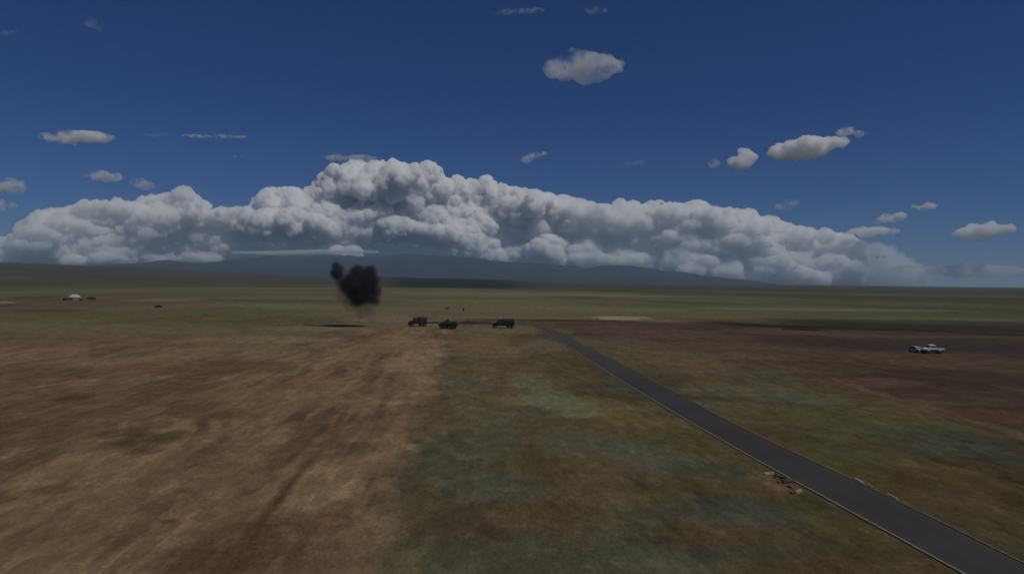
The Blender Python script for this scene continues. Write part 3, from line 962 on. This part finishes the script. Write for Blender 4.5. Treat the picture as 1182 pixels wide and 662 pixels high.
def bank(name, a, b, half, h, mat, label, seed):
    A_, B_ = G(*a), G(*b)
    d = (B_ - A_); L = d.length; d.normalize(); nn = Vector((-d.y, d.x, 0))
    n = max(int(L / 1.2), 8); m = 9
    o_ = (A_ + B_) / 2
    V = []
    for i in range(n + 1):
        t = i / n
        e = math.sin(math.pi * min(max(t, 0), 1)) ** .35
        for j in range(m):
            s = j / (m - 1) * 2 - 1
            nz_ = float(fbm(np.array([t * L / 5.0]), np.array([s * 1.4 + seed]), octv=4, seed=seed)[0])
            zz = h * e * (math.cos(s * math.pi / 2) ** 1.2) * (.45 + 1.1 * nz_) - .08
            P_ = A_ + d * (t * L) + nn * (s * half * (.7 + .6 * nz_) * (e * .7 + .3))
            V.append(P_ - o_ + Vector((0, 0, zz)))
    bm = bmesh.new()
    vs = [bm.verts.new(v_) for v_ in V]
    for i in range(n):
        for j in range(m - 1):
            bm.faces.new([vs[i * m + j], vs[(i + 1) * m + j], vs[(i + 1) * m + j + 1], vs[i * m + j + 1]])
    o = bm_obj(name, bm, mat, None, o_, smooth=True)
    tag(o, label, 'earth bank')


bank('earth_bank', (486, 373.2), (512, 373.0), 1.6, 1.0, soil_dark, 'short low bank of dark earth linking the left truck and the armoured carrier', 3)
bank('earth_bank', (526, 374.0), (572, 374.0), 2.0, 1.4, soil_dark, 'long dark earth bank between the armoured carrier and the black truck', 5)
bank('earth_bank', (900, 380), (950, 381.6), 1.6, .9, new_mat('blackish_peat', C(26, 24, 18), 1, (.8, .3)), 'blackish low bank at the near edge of the dark belt at right', 7)
bank('earth_bank', (690, 368.6), (738, 368.8), 2.2, .8, soil_pale, 'pale sandy bank lying behind the brown field, right of the road end', 9)
bank('earth_bank', (-30, 350.2), (18, 349.8), 2.4, 1.2, new_mat('grey_earth', C(84, 76, 66), 1, (.8, .2)), 'grey earth bank at the far left edge below the yurt', 11)
bank('earth_bank', (30, 345), (66, 345), 2.0, .9, new_mat('brown_earth', C(62, 50, 42), 1, (.8, .3)), 'brown lumpy spoil bank left of the yurt', 13)


# ------------------------------------------------------------------ culvert by the road
conc = new_mat('weathered_pale_concrete', C(104, 100, 84), .95, (3.0, .3), bump=.4)
pit_m = new_mat('brown_ditch_soil', C(66, 50, 38), 1, (1.5, .35), bump=.6)


def block(name, loc, sx, sy, sz, rz, mat, parent=None, tilt=0.0):
    bm = bmesh.new(); add_box(bm, -sx / 2, sx / 2, -sy / 2, sy / 2, 0, sz)
    for v_ in bm.verts:
        v_.co += Vector((random.uniform(-.03, .03), random.uniform(-.03, .03), random.uniform(-.02, .02)))
    return bm_obj(name, bm, mat, parent, loc, (tilt, tilt * .6, rz), bevel=.015)


cv = G(908, 558)
t = empty('culvert', cv)
tag(t, 'small concrete culvert mouth with broken wing walls beside the near kerb of the road', 'culvert')


def rel(u, v, z=0.0):
    q = G(u, v) - cv
    q.z = z
    return q


a0, a1 = rel(886, 546), rel(924, 567)
block('wing_wall', rel(889, 547.0, -.12), .7, .18, .30, R(8), conc, t)
block('wing_wall', rel(921.5, 568, -.12), .2, .9, .32, R(-52), conc, t)
block('headwall', rel(905.5, 552.5, -.05), 2.1, .22, .22, R(-62), pit_m, t)
bm = bmesh.new(); add_disc(bm, (0, 0, .16), .24, .5, 18, 'X')
bm_obj('pipe', bm, new_mat('dark_pipe', (.05, .045, .04), .9), t, rel(908, 556.5, -.08), (0, 0, R(15)))
for k, (u, v, s) in enumerate([(884, 546.5, .3), (896, 551, .22), (900, 556, .26), (912, 561, .3), (915, 568, .24)]):
    bm = bmesh.new(); bmesh.ops.create_icosphere(bm, subdivisions=2, radius=s)
    for v_ in bm.verts:
        nn_ = random.uniform(.75, 1.2)
        v_.co = Vector((v_.co.x * nn_, v_.co.y * nn_, v_.co.z * .55 * nn_))
    o = bm_obj('stone', bm, conc if k in (0,) else pit_m, None, G(u, v, .06))
    tag(o, ['pale stone at the upper left end of the culvert', 'brown clod behind the culvert headwall', 'brown clod in the middle of the culvert pit',
            'largest brown clod near the lower culvert wall', 'brown clod in front of the lower culvert wall'][k], 'stone' if k == 0 else 'clod', 'stones and clods round the culvert')
for k, (u, v, L, lab) in enumerate([(990, 556, 1.5, 'pale broken kerb block on the far side of the road, nearer the culvert'),
                                    (1004, 562, .8, 'small pale kerb piece on the far road edge between two larger ones'),
                                    (1029, 574, 1.2, 'pale kerb block on the far road edge, lowest of the three')]):
    q = G(u, v)
    xr = float(road_x(np.array([q.y]))[1][0])
    o = block('kerb_block', Vector((xr + .17, q.y, 0)), .20, L, .17, R(-3 + 4 * k), conc)
    tag(o, lab, 'kerb block', 'loose kerb blocks on the far road edge')


# ------------------------------------------------------------------ two horses far out
hide = new_mat('dark_brown_hide', (.03, .022, .015), .8, (3, .2))


def horse(loc, rz, label, graze):
    V = [(0, 0, 1.18), (-.55, 0, 1.2), (.55, 0, 1.22), (.85, 0, 1.45)]
    if graze:
        V += [(1.15, 0, 1.05), (1.35, 0, .55), (1.5, 0, .28)]
    else:
        V += [(1.05, 0, 1.8), (1.2, 0, 1.98), (1.52, 0, 1.78)]
    E = [(0, 1), (0, 2), (2, 3), (3, 4), (4, 5), (5, 6)]
    Rr = [.3, .28, .29, .2, .14, .13, .08]

    def chain(root, pts, rad):
        prev = root
        for q, r in zip(pts, rad):
            V.append(q); Rr.append(r); E.append((prev, len(V) - 1)); prev = len(V) - 1
    for s in (-1, 1):
        chain(1, [(-.6, s * .16, .98), (-.48, s * .17, .74), (-.68, s * .17, .5), (-.6, s * .17, .1), (-.54, s * .17, .04)], [.17, .12, .075, .045, .06])
        chain(2, [(.55, s * .16, .95), (.52, s * .16, .7), (.56, s * .16, .45), (.54, s * .16, .12), (.6, s * .16, .04)], [.14, .09, .06, .045, .06])
    chain(1, [(-.85, 0, 1.2), (-.95, 0, .9), (-.95, 0, .6)], [.06, .07, .04])
    me = bpy.data.meshes.new('horse')
    me.from_pydata(V, E, [])
    o = bpy.data.objects.new('horse', me); COL.objects.link(o)
    sk = o.modifiers.new('skin', 'SKIN')
    if not me.skin_vertices:
        bpy.context.view_layer.objects.active = o
    for i, sv in enumerate(me.skin_vertices[0].data):
        sv.radius = (Rr[i], Rr[i])
        sv.use_root = (i == 0)
    sb = o.modifiers.new('sub', 'SUBSURF'); sb.levels = 1; sb.render_levels = 1
    dg = bpy.context.evaluated_depsgraph_get()
    m2 = bpy.data.meshes.new_from_object(o.evaluated_get(dg))
    bpy.data.objects.remove(o)
    m2.materials.clear()
    m2.polygons.foreach_set('use_smooth', [True] * len(m2.polygons))
    o = link('horse', m2, hide, None, loc, (0, 0, rz))
    o.scale = (1.15, 1.15, 1.2)
    tag(o, label, 'horse')
    return o


horse(G(516, 358.3), R(12), 'small dark horse far out on the plain above the armoured carrier, seen side-on', False)
horse(G(535, 358.8), R(80), 'dark horse far out seen end-on, just right of the side-on horse', True)


# ------------------------------------------------------------------ grass tufts over the near steppe
def tufts():
    N = 16000
    y = 36 + (rng.random(N) ** 1.7) * 190
    x = (rng.random(N) * 2 - 1) * (y * .78) + y * .06
    a_, b_ = road_x(y)
    n1_ = fbm(x / 7.0, y / 9.0, octv=3, seed=61)
    keep = ((x < a_ - .5) | (x > b_ + .5)) & (n1_ > .44) & (x > -6)
    keep |= (x < -8) & (n1_ > .66) & (rng.random(N) < .5)
    x, y = x[keep], y[keep]
    n = len(x)
    z = height(x, y)
    B = 5
    V = np.zeros((n, B, 3, 3))
    s = .025 + .035 * rng.random(n)
    for k in range(B):
        th = rng.random(n) * 6.28
        cx, cy = np.cos(th), np.sin(th)
        lean = .5 + rng.random(n) * .9
        ww = s * .38
        V[:, k, 0] = np.stack([x - cy * ww, y + cx * ww, z - .01], 1)
        V[:, k, 1] = np.stack([x + cy * ww, y - cx * ww, z - .01], 1)
        V[:, k, 2] = np.stack([x + cx * s * lean, y + cy * s * lean, z + s * (.5 + .7 * rng.random(n))], 1)
    V = V.reshape(-1, 3)
    nf = len(V) // 3
    me = bpy.data.meshes.new('grass_tufts')
    me.vertices.add(len(V)); me.loops.add(len(V)); me.polygons.add(nf)
    me.vertices.foreach_set('co', V.ravel())
    me.loops.foreach_set('vertex_index', np.arange(len(V)))
    me.polygons.foreach_set('loop_start', np.arange(nf) * 3)
    me.polygons.foreach_set('loop_total', np.full(nf, 3))
    me.update(calc_edges=True)
    base = ground_colour(x, y)
    tone = (.95 + .5 * rng.random(n))[:, None] * np.array([[.98, 1.06, .9]])
    cc = np.repeat(base * tone, B * 3, axis=0)
    ca = me.color_attributes.new('blade', 'FLOAT_COLOR', 'POINT')
    ca.data.foreach_set('color', np.hstack([cc, np.ones((len(cc), 1))]).astype(np.float32).ravel())
    m = bpy.data.materials.new('dry_grass_blades')
    m.use_nodes = True
    bs = m.node_tree.nodes['Principled BSDF']; bs.inputs['Roughness'].default_value = .9; bs.inputs['Specular IOR Level'].default_value = .15
    at = m.node_tree.nodes.new('ShaderNodeVertexColor'); at.layer_name = 'blade'
    m.node_tree.links.new(at.outputs['Color'], bs.inputs['Base Color'])
    tr = m.node_tree.nodes.new('ShaderNodeBsdfTranslucent')
    mx = m.node_tree.nodes.new('ShaderNodeMixShader'); mx.inputs[0].default_value = .5
    m.node_tree.links.new(at.outputs['Color'], tr.inputs['Color'])
    m.node_tree.links.new(bs.outputs[0], mx.inputs[1]); m.node_tree.links.new(tr.outputs[0], mx.inputs[2])
    m.node_tree.links.new(mx.outputs[0], m.node_tree.nodes['Material Output'].inputs['Surface'])
    o = link('grass_tufts', me, m)
    tag(o, 'short dry grass tufts scattered over the near steppe on both sides of the road', 'grass', kind='stuff')



def clods():
    N = 5200
    y = 36 + (rng.random(N) ** 1.6) * 150
    x = (rng.random(N) * 2 - 1) * (y * .78) + y * .06
    a_, b_ = road_x(y)
    c_ = fbm(x / 5.0, y / 9.0, octv=3, seed=65)
    k_ = ((x < -7) & (c_ > .42)) | ((np.minimum(np.abs(x - a_), np.abs(x - b_)) < 1.3) & ((x < a_ - .12) | (x > b_ + .12)))
    x, y = x[k_], y[k_]
    n = len(x)
    z = height(x, y)
    s_ = .025 + .07 * rng.random(n) ** 2.5
    base = np.array([(1, 0, 0), (0, 1, 0), (-1, 0, 0), (0, -1, 0), (0, 0, .8), (0, 0, -.6)], float)
    V = base[None] * s_[:, None, None] * (.6 + .8 * rng.random((n, 6, 1)))
    th = rng.random(n) * 6.28
    X = V[:, :, 0] * np.cos(th)[:, None] - V[:, :, 1] * np.sin(th)[:, None] + x[:, None]
    Y = V[:, :, 0] * np.sin(th)[:, None] + V[:, :, 1] * np.cos(th)[:, None] + y[:, None]
    V = np.stack([X, Y, V[:, :, 2] + z[:, None]], -1).reshape(-1, 3)
    Fc = np.array([(0, 1, 4), (1, 2, 4), (2, 3, 4), (3, 0, 4), (1, 0, 5), (2, 1, 5), (3, 2, 5), (0, 3, 5)])
    FF = (Fc[None] + (np.arange(n) * 6)[:, None, None]).reshape(-1, 3)
    me = bpy.data.meshes.new('soil_clods')
    me.vertices.add(len(V)); me.loops.add(FF.size); me.polygons.add(len(FF))
    me.vertices.foreach_set('co', V.ravel()); me.loops.foreach_set('vertex_index', FF.ravel())
    me.polygons.foreach_set('loop_start', np.arange(len(FF)) * 3); me.polygons.foreach_set('loop_total', np.full(len(FF), 3))
    me.update(calc_edges=True)
    o = link('soil_clods', me, new_mat('dry_soil_clod', C(88, 72, 56), 1.0, (2, .35)))
    tag(o, 'small dry clods and stones strewn over the bare brown soil at left and along the road', 'clods', kind='stuff')



tufts()
clods()


# ================================================================== SMOKE AND CLOUDS
ICO = None


def puff_mesh(name, spheres, voxel, disp, seed, smooth=True):
    """union of balls (x, y, z, r) as one closed skin, then billowed. disp = list of (cell size, amplitude)"""
    global ICO
    if ICO is None:
        bm = bmesh.new()
        bmesh.ops.create_icosphere(bm, subdivisions=2, radius=1.0)
        bm.verts.index_update()
        ICO = (np.array([v_.co[:] for v_ in bm.verts]), np.array([[v_.index for v_ in f.verts] for f in bm.faces]))
        bm.free()
    sv, sf = ICO
    S = np.array([(q[0], q[1], q[2], q[3], q[4] if len(q) > 4 else 1.0) for q in spheres])
    sc_ = np.stack([S[:, 3] * S[:, 4], S[:, 3], S[:, 3]], 1)
    VV = (sv[None] * sc_[:, None, :] + S[:, None, :3]).reshape(-1, 3)
    FF = (sf[None] + (np.arange(len(S)) * len(sv))[:, None, None]).reshape(-1, 3)
    me = bpy.data.meshes.new(name)
    me.vertices.add(len(VV)); me.loops.add(FF.size); me.polygons.add(len(FF))
    me.vertices.foreach_set('co', VV.ravel())
    me.loops.foreach_set('vertex_index', FF.ravel())
    me.polygons.foreach_set('loop_start', np.arange(len(FF)) * 3)
    me.polygons.foreach_set('loop_total', np.full(len(FF), 3))
    me.update(calc_edges=True)
    o = bpy.data.objects.new(name, me); COL.objects.link(o)
    md = o.modifiers.new('r', 'REMESH'); md.mode = 'VOXEL'; md.voxel_size = voxel; md.adaptivity = 0
    dg = bpy.context.evaluated_depsgraph_get()
    m2 = bpy.data.meshes.new_from_object(o.evaluated_get(dg))
    bpy.data.objects.remove(o); bpy.data.meshes.remove(me)
    n = len(m2.vertices)
    co = np.empty(n * 3); m2.vertices.foreach_get('co', co); co = co.reshape(-1, 3)
    for cell, amp in disp:
        nr = np.empty(n * 3); m2.vertices.foreach_get('normal', nr); nr = nr.reshape(-1, 3)
        f = worley(co[:, 0] / cell, co[:, 1] / cell, co[:, 2] / cell, seed)
        co = co + nr * ((.62 - f) * amp)[:, None]
        m2.vertices.foreach_set('co', co.ravel()); m2.update()
        seed += 5
    m2.polygons.foreach_set('use_smooth', [smooth] * len(m2.polygons))
    m2.name = name
    return m2, co


def vol_mat(name, color, density, aniso=0.0, absorb=None):
    m = bpy.data.materials.new(name)
    m.use_nodes = True
    n, l = m.node_tree.nodes, m.node_tree.links
    n.remove(n['Principled BSDF'])
    pv = n.new('ShaderNodeVolumePrincipled')
    pv.inputs['Color'].default_value = (*color, 1)
    pv.inputs['Density'].default_value = density
    pv.inputs['Anisotropy'].default_value = aniso
    l.new(pv.outputs[0], n['Material Output'].inputs['Volume'])
    return m, pv


# ---- the burst of black smoke, about 16 m wide, standing 275 m off
SM = G(412, 377.0)
PXM = SM.length / F                       # metres per photograph pixel there


def sm(u, v, dy=0.0):
    return ((u - 412) * PXM, dy, (374.0 - v) * PXM)


CORE = [(*sm(u, v), r * 1.10 * PXM) for u, v, r in ((414, 328, 20), (421, 324, 17), (402, 325, 13), (414, 338, 14), (390, 313, 9.5), (388, 306, 6), (427, 336, 12), (433, 345, 5.5), (411, 312, 9), (426, 313, 9))]
sph = [(q[0], q[1], q[2], q[3] * 1.08) for q in CORE]
for (u, v, r, dy) in [(412, 328, 19, 0), (420, 320, 14, 1), (402, 322, 14, -1), (414, 338, 14, 0), (424, 332, 12, 0), (400, 332, 9, 0), (430, 326, 7, 0), (396, 316, 7, 0),
                      (390, 314, 7.5, 0), (388, 307, 5, 0), (410, 311, 8, 1), (424, 310, 8, 1), (431, 316, 6, 0), (408, 345, 7, 0), (434, 340, 5, 0), (432, 348, 4, 0),
                      (386, 319, 4, 0)]:
    q = sm(u, v, dy)
    sph.append((q[0], q[1], q[2], r * PXM))
me, _ = puff_mesh('smoke_cloud', sph, .4, [(3.2, 1.2)], 3)
smat, pv = vol_mat('black_smoke', (.09, .08, .11), .55)
n, l = smat.node_tree.nodes, smat.node_tree.links
tc = n.new('ShaderNodeTexCoord')
nz = n.new('ShaderNodeTexNoise'); nz.inputs['Scale'].default_value = .34; nz.inputs['Detail'].default_value = 6; nz.inputs['Roughness'].default_value = .6
l.new(tc.outputs['Object'], nz.inputs['Vector'])
last = None
for (cx, cy, cz, rr_) in CORE:                      # thick at the hearts of the puffs, thinning to nothing at their rims
    ds = n.new('ShaderNodeVectorMath'); ds.operation = 'DISTANCE'; ds.inputs[1].default_value = (cx, cy, cz)
    l.new(tc.outputs['Object'], ds.inputs[0])
    dv = n.new('ShaderNodeMath'); dv.operation = 'DIVIDE'; dv.inputs[1].default_value = rr_
    l.new(ds.outputs['Value'], dv.inputs[0])
    if last is None:
        last = dv.outputs[0]
    else:
        mn = n.new('ShaderNodeMath'); mn.operation = 'SMOOTH_MIN'; mn.inputs[2].default_value = .25
        l.new(last, mn.inputs[0]); l.new(dv.outputs[0], mn.inputs[1]); last = mn.outputs[0]
ma = n.new('ShaderNodeMath'); ma.operation = 'MULTIPLY_ADD'; ma.inputs[1].default_value = 1.5; ma.inputs[2].default_value = -.75
l.new(nz.outputs['Fac'], ma.inputs[0])
sm_ = n.new('ShaderNodeMath'); sm_.operation = 'ADD'; l.new(last, sm_.inputs[0]); l.new(ma.outputs[0], sm_.inputs[1])
mr = n.new('ShaderNodeMapRange'); mr.interpolation_type = 'SMOOTHSTEP'
mr.inputs['From Min'].default_value = 1.08; mr.inputs['From Max'].default_value = .22
mr.inputs['To Min'].default_value = 0.0; mr.inputs['To Max'].default_value = .9
l.new(sm_.outputs[0], mr.inputs['Value']); l.new(mr.outputs[0], pv.inputs['Density'])
smat.cycles.volume_step_rate = .35
me.materials.append(smat)
o = link('smoke_cloud', me, None, None, SM)
tag(o, 'burst of dense black smoke hanging over the plain left of the dark vehicles', 'smoke')
# the thin dusty skirt that trails below it
sph = []
for (u, v, r) in [(402, 346, 9), (412, 350, 9), (422, 350, 9), (426, 358, 7), (416, 358, 7), (432, 352, 6), (428, 366, 5), (395, 338, 8)]:
    q = sm(u, v); sph.append((q[0], 1.0, q[2], r * PXM))
me, _ = puff_mesh('smoke_trail', sph, .4, [(3.0, 2.0), (1.3, 1.0)], 33)
tm, pv = vol_mat('thin_grey_smoke', (.30, .29, .30), .09)
me.materials.append(tm)
o = link('smoke_trail', me, None, None, SM)
tag(o, 'thin grey dust trailing from the underside of the black smoke burst to the ground', 'smoke')

# ---- clouds: modelled in a sheet of "pixels" (east, depth, up), bent round on to the sky
def to_sky(co, R0, u0_, v0_):
    """co in photograph pixels relative to (u0_, v0_): x right, y away, z up -> world metres at range R0"""
    out = np.empty_like(co)
    U = co[:, 0] + u0_; Vv = v0_ - co[:, 2]
    f = np.array(fwd); r_ = np.array(rgt); u_ = np.array(upv)
    D = f[None] * F + r_[None] * (U - 591)[:, None] + u_[None] * (331 - Vv)[:, None]
    hl = np.sqrt(D[:, 0] ** 2 + D[:, 1] ** 2)
    k = (R0 + co[:, 1] * R0 / F) / hl
    out = D * k[:, None]
    out[:, 2] += CAM_H
    return out


def cloud(label, spheres, voxel, disp, seed, u0_, v0_, R0, mat, group=None):
    me, co = puff_mesh('cloud', spheres, voxel, disp, seed)
    W = to_sky(co, R0, u0_, v0_)
    c = W.mean(0)
    me.vertices.foreach_set('co', (W - c).ravel()); me.update()
    me.materials.append(mat)
    o = link('cloud', me, None, None, Vector(c))
    tag(o, label, 'cloud', group)
    return o


def in_outline(top, bottom, u):
    return float(np.interp(u, [t_[0] for t_ in top], [t_[1] for t_ in top])), float(np.interp(u, [b_[0] for b_ in bottom], [b_[1] for b_ in bottom]))


def bank_spheres(top, bottom, u_a, u_b, step, rmin, rmax, depth, rnd, flat=1.0, lean=-.10):
    """balls whose upper ones touch the skyline; how far they stand forward follows big slow swells"""
    sp = []
    top = [(a_, b_ + 3.0) for a_, b_ in top]
    ph = rnd.uniform(0, 50)

    def swell(u, v):
        return float(fbm(np.array([u / 46.0 + ph]), np.array([v / 26.0]), octv=3, seed=77)[0] - .5) * 2.2

    u = u_a
    while u < u_b:
        tp, bt = in_outline(top, bottom, u)
        hgt = bt - tp
        big = rnd.random() < .08
        r = min(rnd.uniform(.75, 1.0) * rmax if big else rnd.uniform(.45, 1.3) * rmin, max(hgt * .45, rmin * .5))
        sp.append((u, .5 * depth + swell(u, tp) * depth * .4, -(tp + r * .9), r, flat))
        vv = tp + r
        while vv < bt:
            f = (vv - tp) / max(hgt, 1)
            q = rnd.random()
            r2 = rmin * rnd.uniform(.35, .75) if q < .5 else (rmin * rnd.uniform(.8, 1.3) if q < .85 else rmax * rnd.uniform(.7, 1.0))
            r2 *= (1 - .35 * f)
            uu = u + rnd.uniform(-step, step)
            pop = -.40 * depth * rnd.random() ** 2 if rnd.random() < .16 else 0.0
            yy = depth * (.15 + lean * f) + swell(uu, vv) * depth * .5 + rnd.uniform(-.07, .07) * depth + pop
            sp.append((uu, yy, -min(vv, bt - r2 * .5), r2, flat * (1 + f * .6)))
            # filling behind so that nothing shows through
            if vv - tp > rmax * .9:
                sp.append((uu, yy + rmax * .7, -min(vv, bt - rmax * .35), rmax * .85, flat * 1.5))
            else:
                sp.append((uu, yy + rmin * .8, -vv, rmin * .7, flat))
            vv += rmin * rnd.uniform(.45, .9)
        u += step * rnd.uniform(.4, .9)
    return sp


white_v, _p = vol_mat('cumulus_mist', (.999, .999, .999), .015)
soft_v, _p = vol_mat('soft_cloud_mist', (.995, .995, .995), .0018)
right_v, _p = vol_mat('right_bank_mist', (.998, .998, .998), .008)
RB = 34000.0
left_v, _p = vol_mat('greyish_cloud_mist', (.996, .996, .996), .008)
rnd = random.Random(5)
T_left = [(-80, 278), (0, 274), (24, 268), (34, 250), (50, 243), (75, 238), (110, 230), (150, 233), (185, 223), (212, 218), (222, 226), (232, 242), (265, 237), (295, 245), (360, 264)]
B_left = [(-80, 303), (0, 304), (120, 302), (240, 300), (400, 296)]
cloud('soft grey-white cloud bank low on the left, reaching the left edge of the sky', bank_spheres(T_left, B_left, -70, 305, 3.8, 3.2, 7.5, 50, rnd, 1.8, .12), 1.3, [(13, 5), (6, 3.4), (3, 2.2)], 11, 0, 0, RB * 1.06, left_v)
T_mid = [(285, 244), (300, 226), (315, 219), (330, 217), (345, 224), (352, 240), (364, 214), (375, 201), (400, 189), (415, 190), (440, 184), (470, 187), (500, 197), (515, 207), (530, 213),
         (545, 211), (560, 208), (575, 212), (590, 215), (620, 222), (680, 231), (740, 237)]
B_mid = [(285, 302), (420, 298), (480, 298), (560, 299), (700, 306), (760, 311)]
cloud('tallest billowing white cumulus tower, left of the middle above the mountain', bank_spheres(T_mid, B_mid, 290, 640, 3.6, 4.0, 12, 60, rnd), 1.2, [(19, 8), (7, 3.4), (3.4, 2.6)], 13, 0, 0, RB, white_v)
T_r = [(560, 225), (620, 225), (680, 232), (740, 237), (765, 234), (790, 232), (830, 238), (870, 245), (912, 257), (950, 266), (988, 275), (1020, 284), (1048, 300), (1066, 322)]
B_r = [(560, 300), (700, 306), (760, 312), (850, 322), (950, 327), (1080, 328)]
cloud('long white cloud bank tapering away to the right over the mountain foot', bank_spheres(T_r, B_r, 600, 985, 3.8, 3.6, 9, 55, rnd, 1.7), 1.3, [(17, 7), (6, 2.8), (3, 2.4)], 17, 0, 0, RB * 1.02, right_v)


cloud('translucent right-hand tip of the long cloud bank, sinking to the horizon', bank_spheres(T_r, B_r, 955, 1062, 3.6, 3.4, 8, 34, rnd, 2.0), 1.3, [(13, 5), (6, 3), (3, 1.8)], 19, 0, 0, RB * 1.03, soft_v)


def blob(u, v, wd, ht, tilt, n, rnd, lop=0.0):
    """balls filling a small flattened cloud"""
    sp = []
    for k in range(n):
        a_ = rnd.uniform(-1, 1)
        env = math.sqrt(max(1 - a_ * a_, 0))
        r = max(ht * .28 * (.5 + env * rnd.uniform(.5, 1)), 1.0)
        x = a_ * (wd / 2 - r * .6)
        z = rnd.uniform(-.5, .5) * max(ht * env - 1.2 * r, 0) * (1 + lop) + math.tan(R(tilt)) * x
        sp.append((x, rnd.uniform(-.3, .3) * wd * .5, z, r, min(max(wd / ht / 1.8, 1.4), 4.0)))
    return sp


small = [
    # u, v, width, height, tilt, balls, solid, label
    (672, 77, 88, 34, 3, 34, .13, 'largest lone cloud, high in the blue right of the middle'),
    (858, 184, 30, 20, 18, 14, .9, 'small bright puff in the right part of the sky, left of the long slanting cloud'),
    (824, 188, 12, 12, 0, 6, .25, 'tiny faint puff left of the small bright puff'),
    (932, 171, 88, 21, 12, 34, 1.0, 'long slanting white cloud high on the right'),
    (982, 153, 38, 12, -6, 12, .3, 'torn wisp touching the upper end of the long slanting cloud'),
    (612, 182, 34, 9, 18, 12, .25, 'thin slanting wisp above the middle of the cloud bank'),
    (733, 188, 26, 7, 8, 8, .08, 'barely visible wisp right of the middle, above the bank'),
    (88, 159, 82, 15, -2, 26, .6, 'flat pale cloud alone at upper left'),
    (247, 157, 74, 5.5, -1, 22, .4, 'thin straight cloud streak right of the flat pale cloud'),
    (180, 155, 34, 6, 3, 8, .07, 'faint smudge of cloud between the flat cloud and the thin streak'),
    (272, 180, 18, 4, 0, 5, .15, 'tiny streak just below the thin straight streak'),
    (118, 203, 46, 12, -4, 16, .45, 'small cloud just above the left bank'),
    (163, 212, 34, 12, -8, 12, .35, 'torn small cloud just above the left bank, beside another'),
    (408, 183, 66, 9, -3, 18, .22, 'veil of thin cloud over the top of the tallest tower'),
    (1136, 267, 68, 17, 6, 24, 1.0, 'bright flat-based puff low near the right edge of the sky'),
    (1065, 239, 32, 9, 4, 12, .7, 'small puff, upper one of the stair of three on the right'),
    (1028, 252, 42, 12, 12, 14, .6, 'middle puff of the stair of three on the right'),
    (1008, 267, 56, 11, 2, 18, .7, 'lowest and widest puff of the stair of three on the right'),
    (10, 214, 46, 16, -6, 14, .5, 'greyish cloud at the left edge above the bank'),
    (0, 238, 40, 14, 0, 12, .4, 'small cloud at the left edge between the greyish cloud and the bank'),
    (908, 236, 28, 11, 16, 8, .15, 'faint ragged puff above the right part of the bank'),
    (1044, 307, 28, 9, 0, 10, .7, 'small low cloud at the right end of the bank'),
    (1120, 313, 120, 16, 0, 40, .3, 'dim low cloud along the horizon at the right edge'),
    (600, 13, 60, 11, 4, 14, .05, 'faint cirrus wisp at the top edge, middle of the sky'),
    (686, 12, 28, 9, 0, 8, .06, 'small faint cirrus wisp at the top edge, right of the middle one'),
    (106, 27, 26, 14, -35, 8, .06, 'small faint hooked wisp at the top left'),
    (8, 37, 30, 8, 0, 6, .06, 'faint wisp touching the left edge high up'),
]
for k, (u, v, wd, ht, tilt, nb, dens, lab) in enumerate(small):
    el = math.asin(ray(u, v).z)
    R0 = min(34500.0, 2800.0 / math.tan(max(el, .01)))
    px = R0 / F
    rr2 = random.Random(100 + k); dens *= .45 if dens < .7 else 1.0
    full = dens * (.45 if dens < .7 else .36) / px * (1.0 if ht < 14 else .8)
    mt, _p = vol_mat('cloud_mist', (.999, .999, .999), full)
    if dens < .7:                     # thin ones are torn: the mist itself is uneven
        nd, lk = mt.node_tree.nodes, mt.node_tree.links
        c1, c2, c3 = nd.new('ShaderNodeTexCoord'), nd.new('ShaderNodeTexNoise'), nd.new('ShaderNodeMapRange')
        c2.inputs['Scale'].default_value = 1.0 / (px * max(ht * .9, 4)); c2.inputs['Detail'].default_value = 5; c2.inputs['Roughness'].default_value = .6
        c3.inputs['From Min'].default_value = .44; c3.inputs['From Max'].default_value = .68
        c3.inputs['To Min'].default_value = 0.0; c3.inputs['To Max'].default_value = full * 4.0
        lk.new(c1.outputs['Object'], c2.inputs['Vector']); lk.new(c2.outputs['Fac'], c3.inputs['Value']); lk.new(c3.outputs[0], _p.inputs['Density'])
    vox = max(min(ht * .09, 1.3), .4)
    cloud(lab, blob(u, v, wd, ht, tilt, nb, rr2), vox, [(ht * .6, ht * .22), (ht * .28, ht * .13)], 200 + k * 7, u, v, R0, mt)
# the bright streak of cloud under the dark base of the tower
mt, _p = vol_mat('cloud_mist', (.985, .985, .985), .012)
sp = [(x, 0, math.sin(x / 30) * .8, 2.6 * (1 - (x / 110) ** 2) + .5, 2.2) for x in range(-85, 86, 4)]
cloud('bright thin strip of cloud lying along the mountain top under the tall tower', sp, .7, [(6, 1.2)], 991, 352, 291, 24600, mt)


# ================================================================== HAZE
bm = bmesh.new()
add_box(bm, -24000, 24000, -24000, 24000, -60, 1050)
me = bpy.data.meshes.new('haze'); bm.to_mesh(me); bm.free()
hz, _p = vol_mat('air', (.58, .79, 1.0), 2.9e-5)
me.materials.append(hz)
o = link('haze', me)
tag(o, 'thin blue haze over the whole steppe', 'haze', kind='stuff')
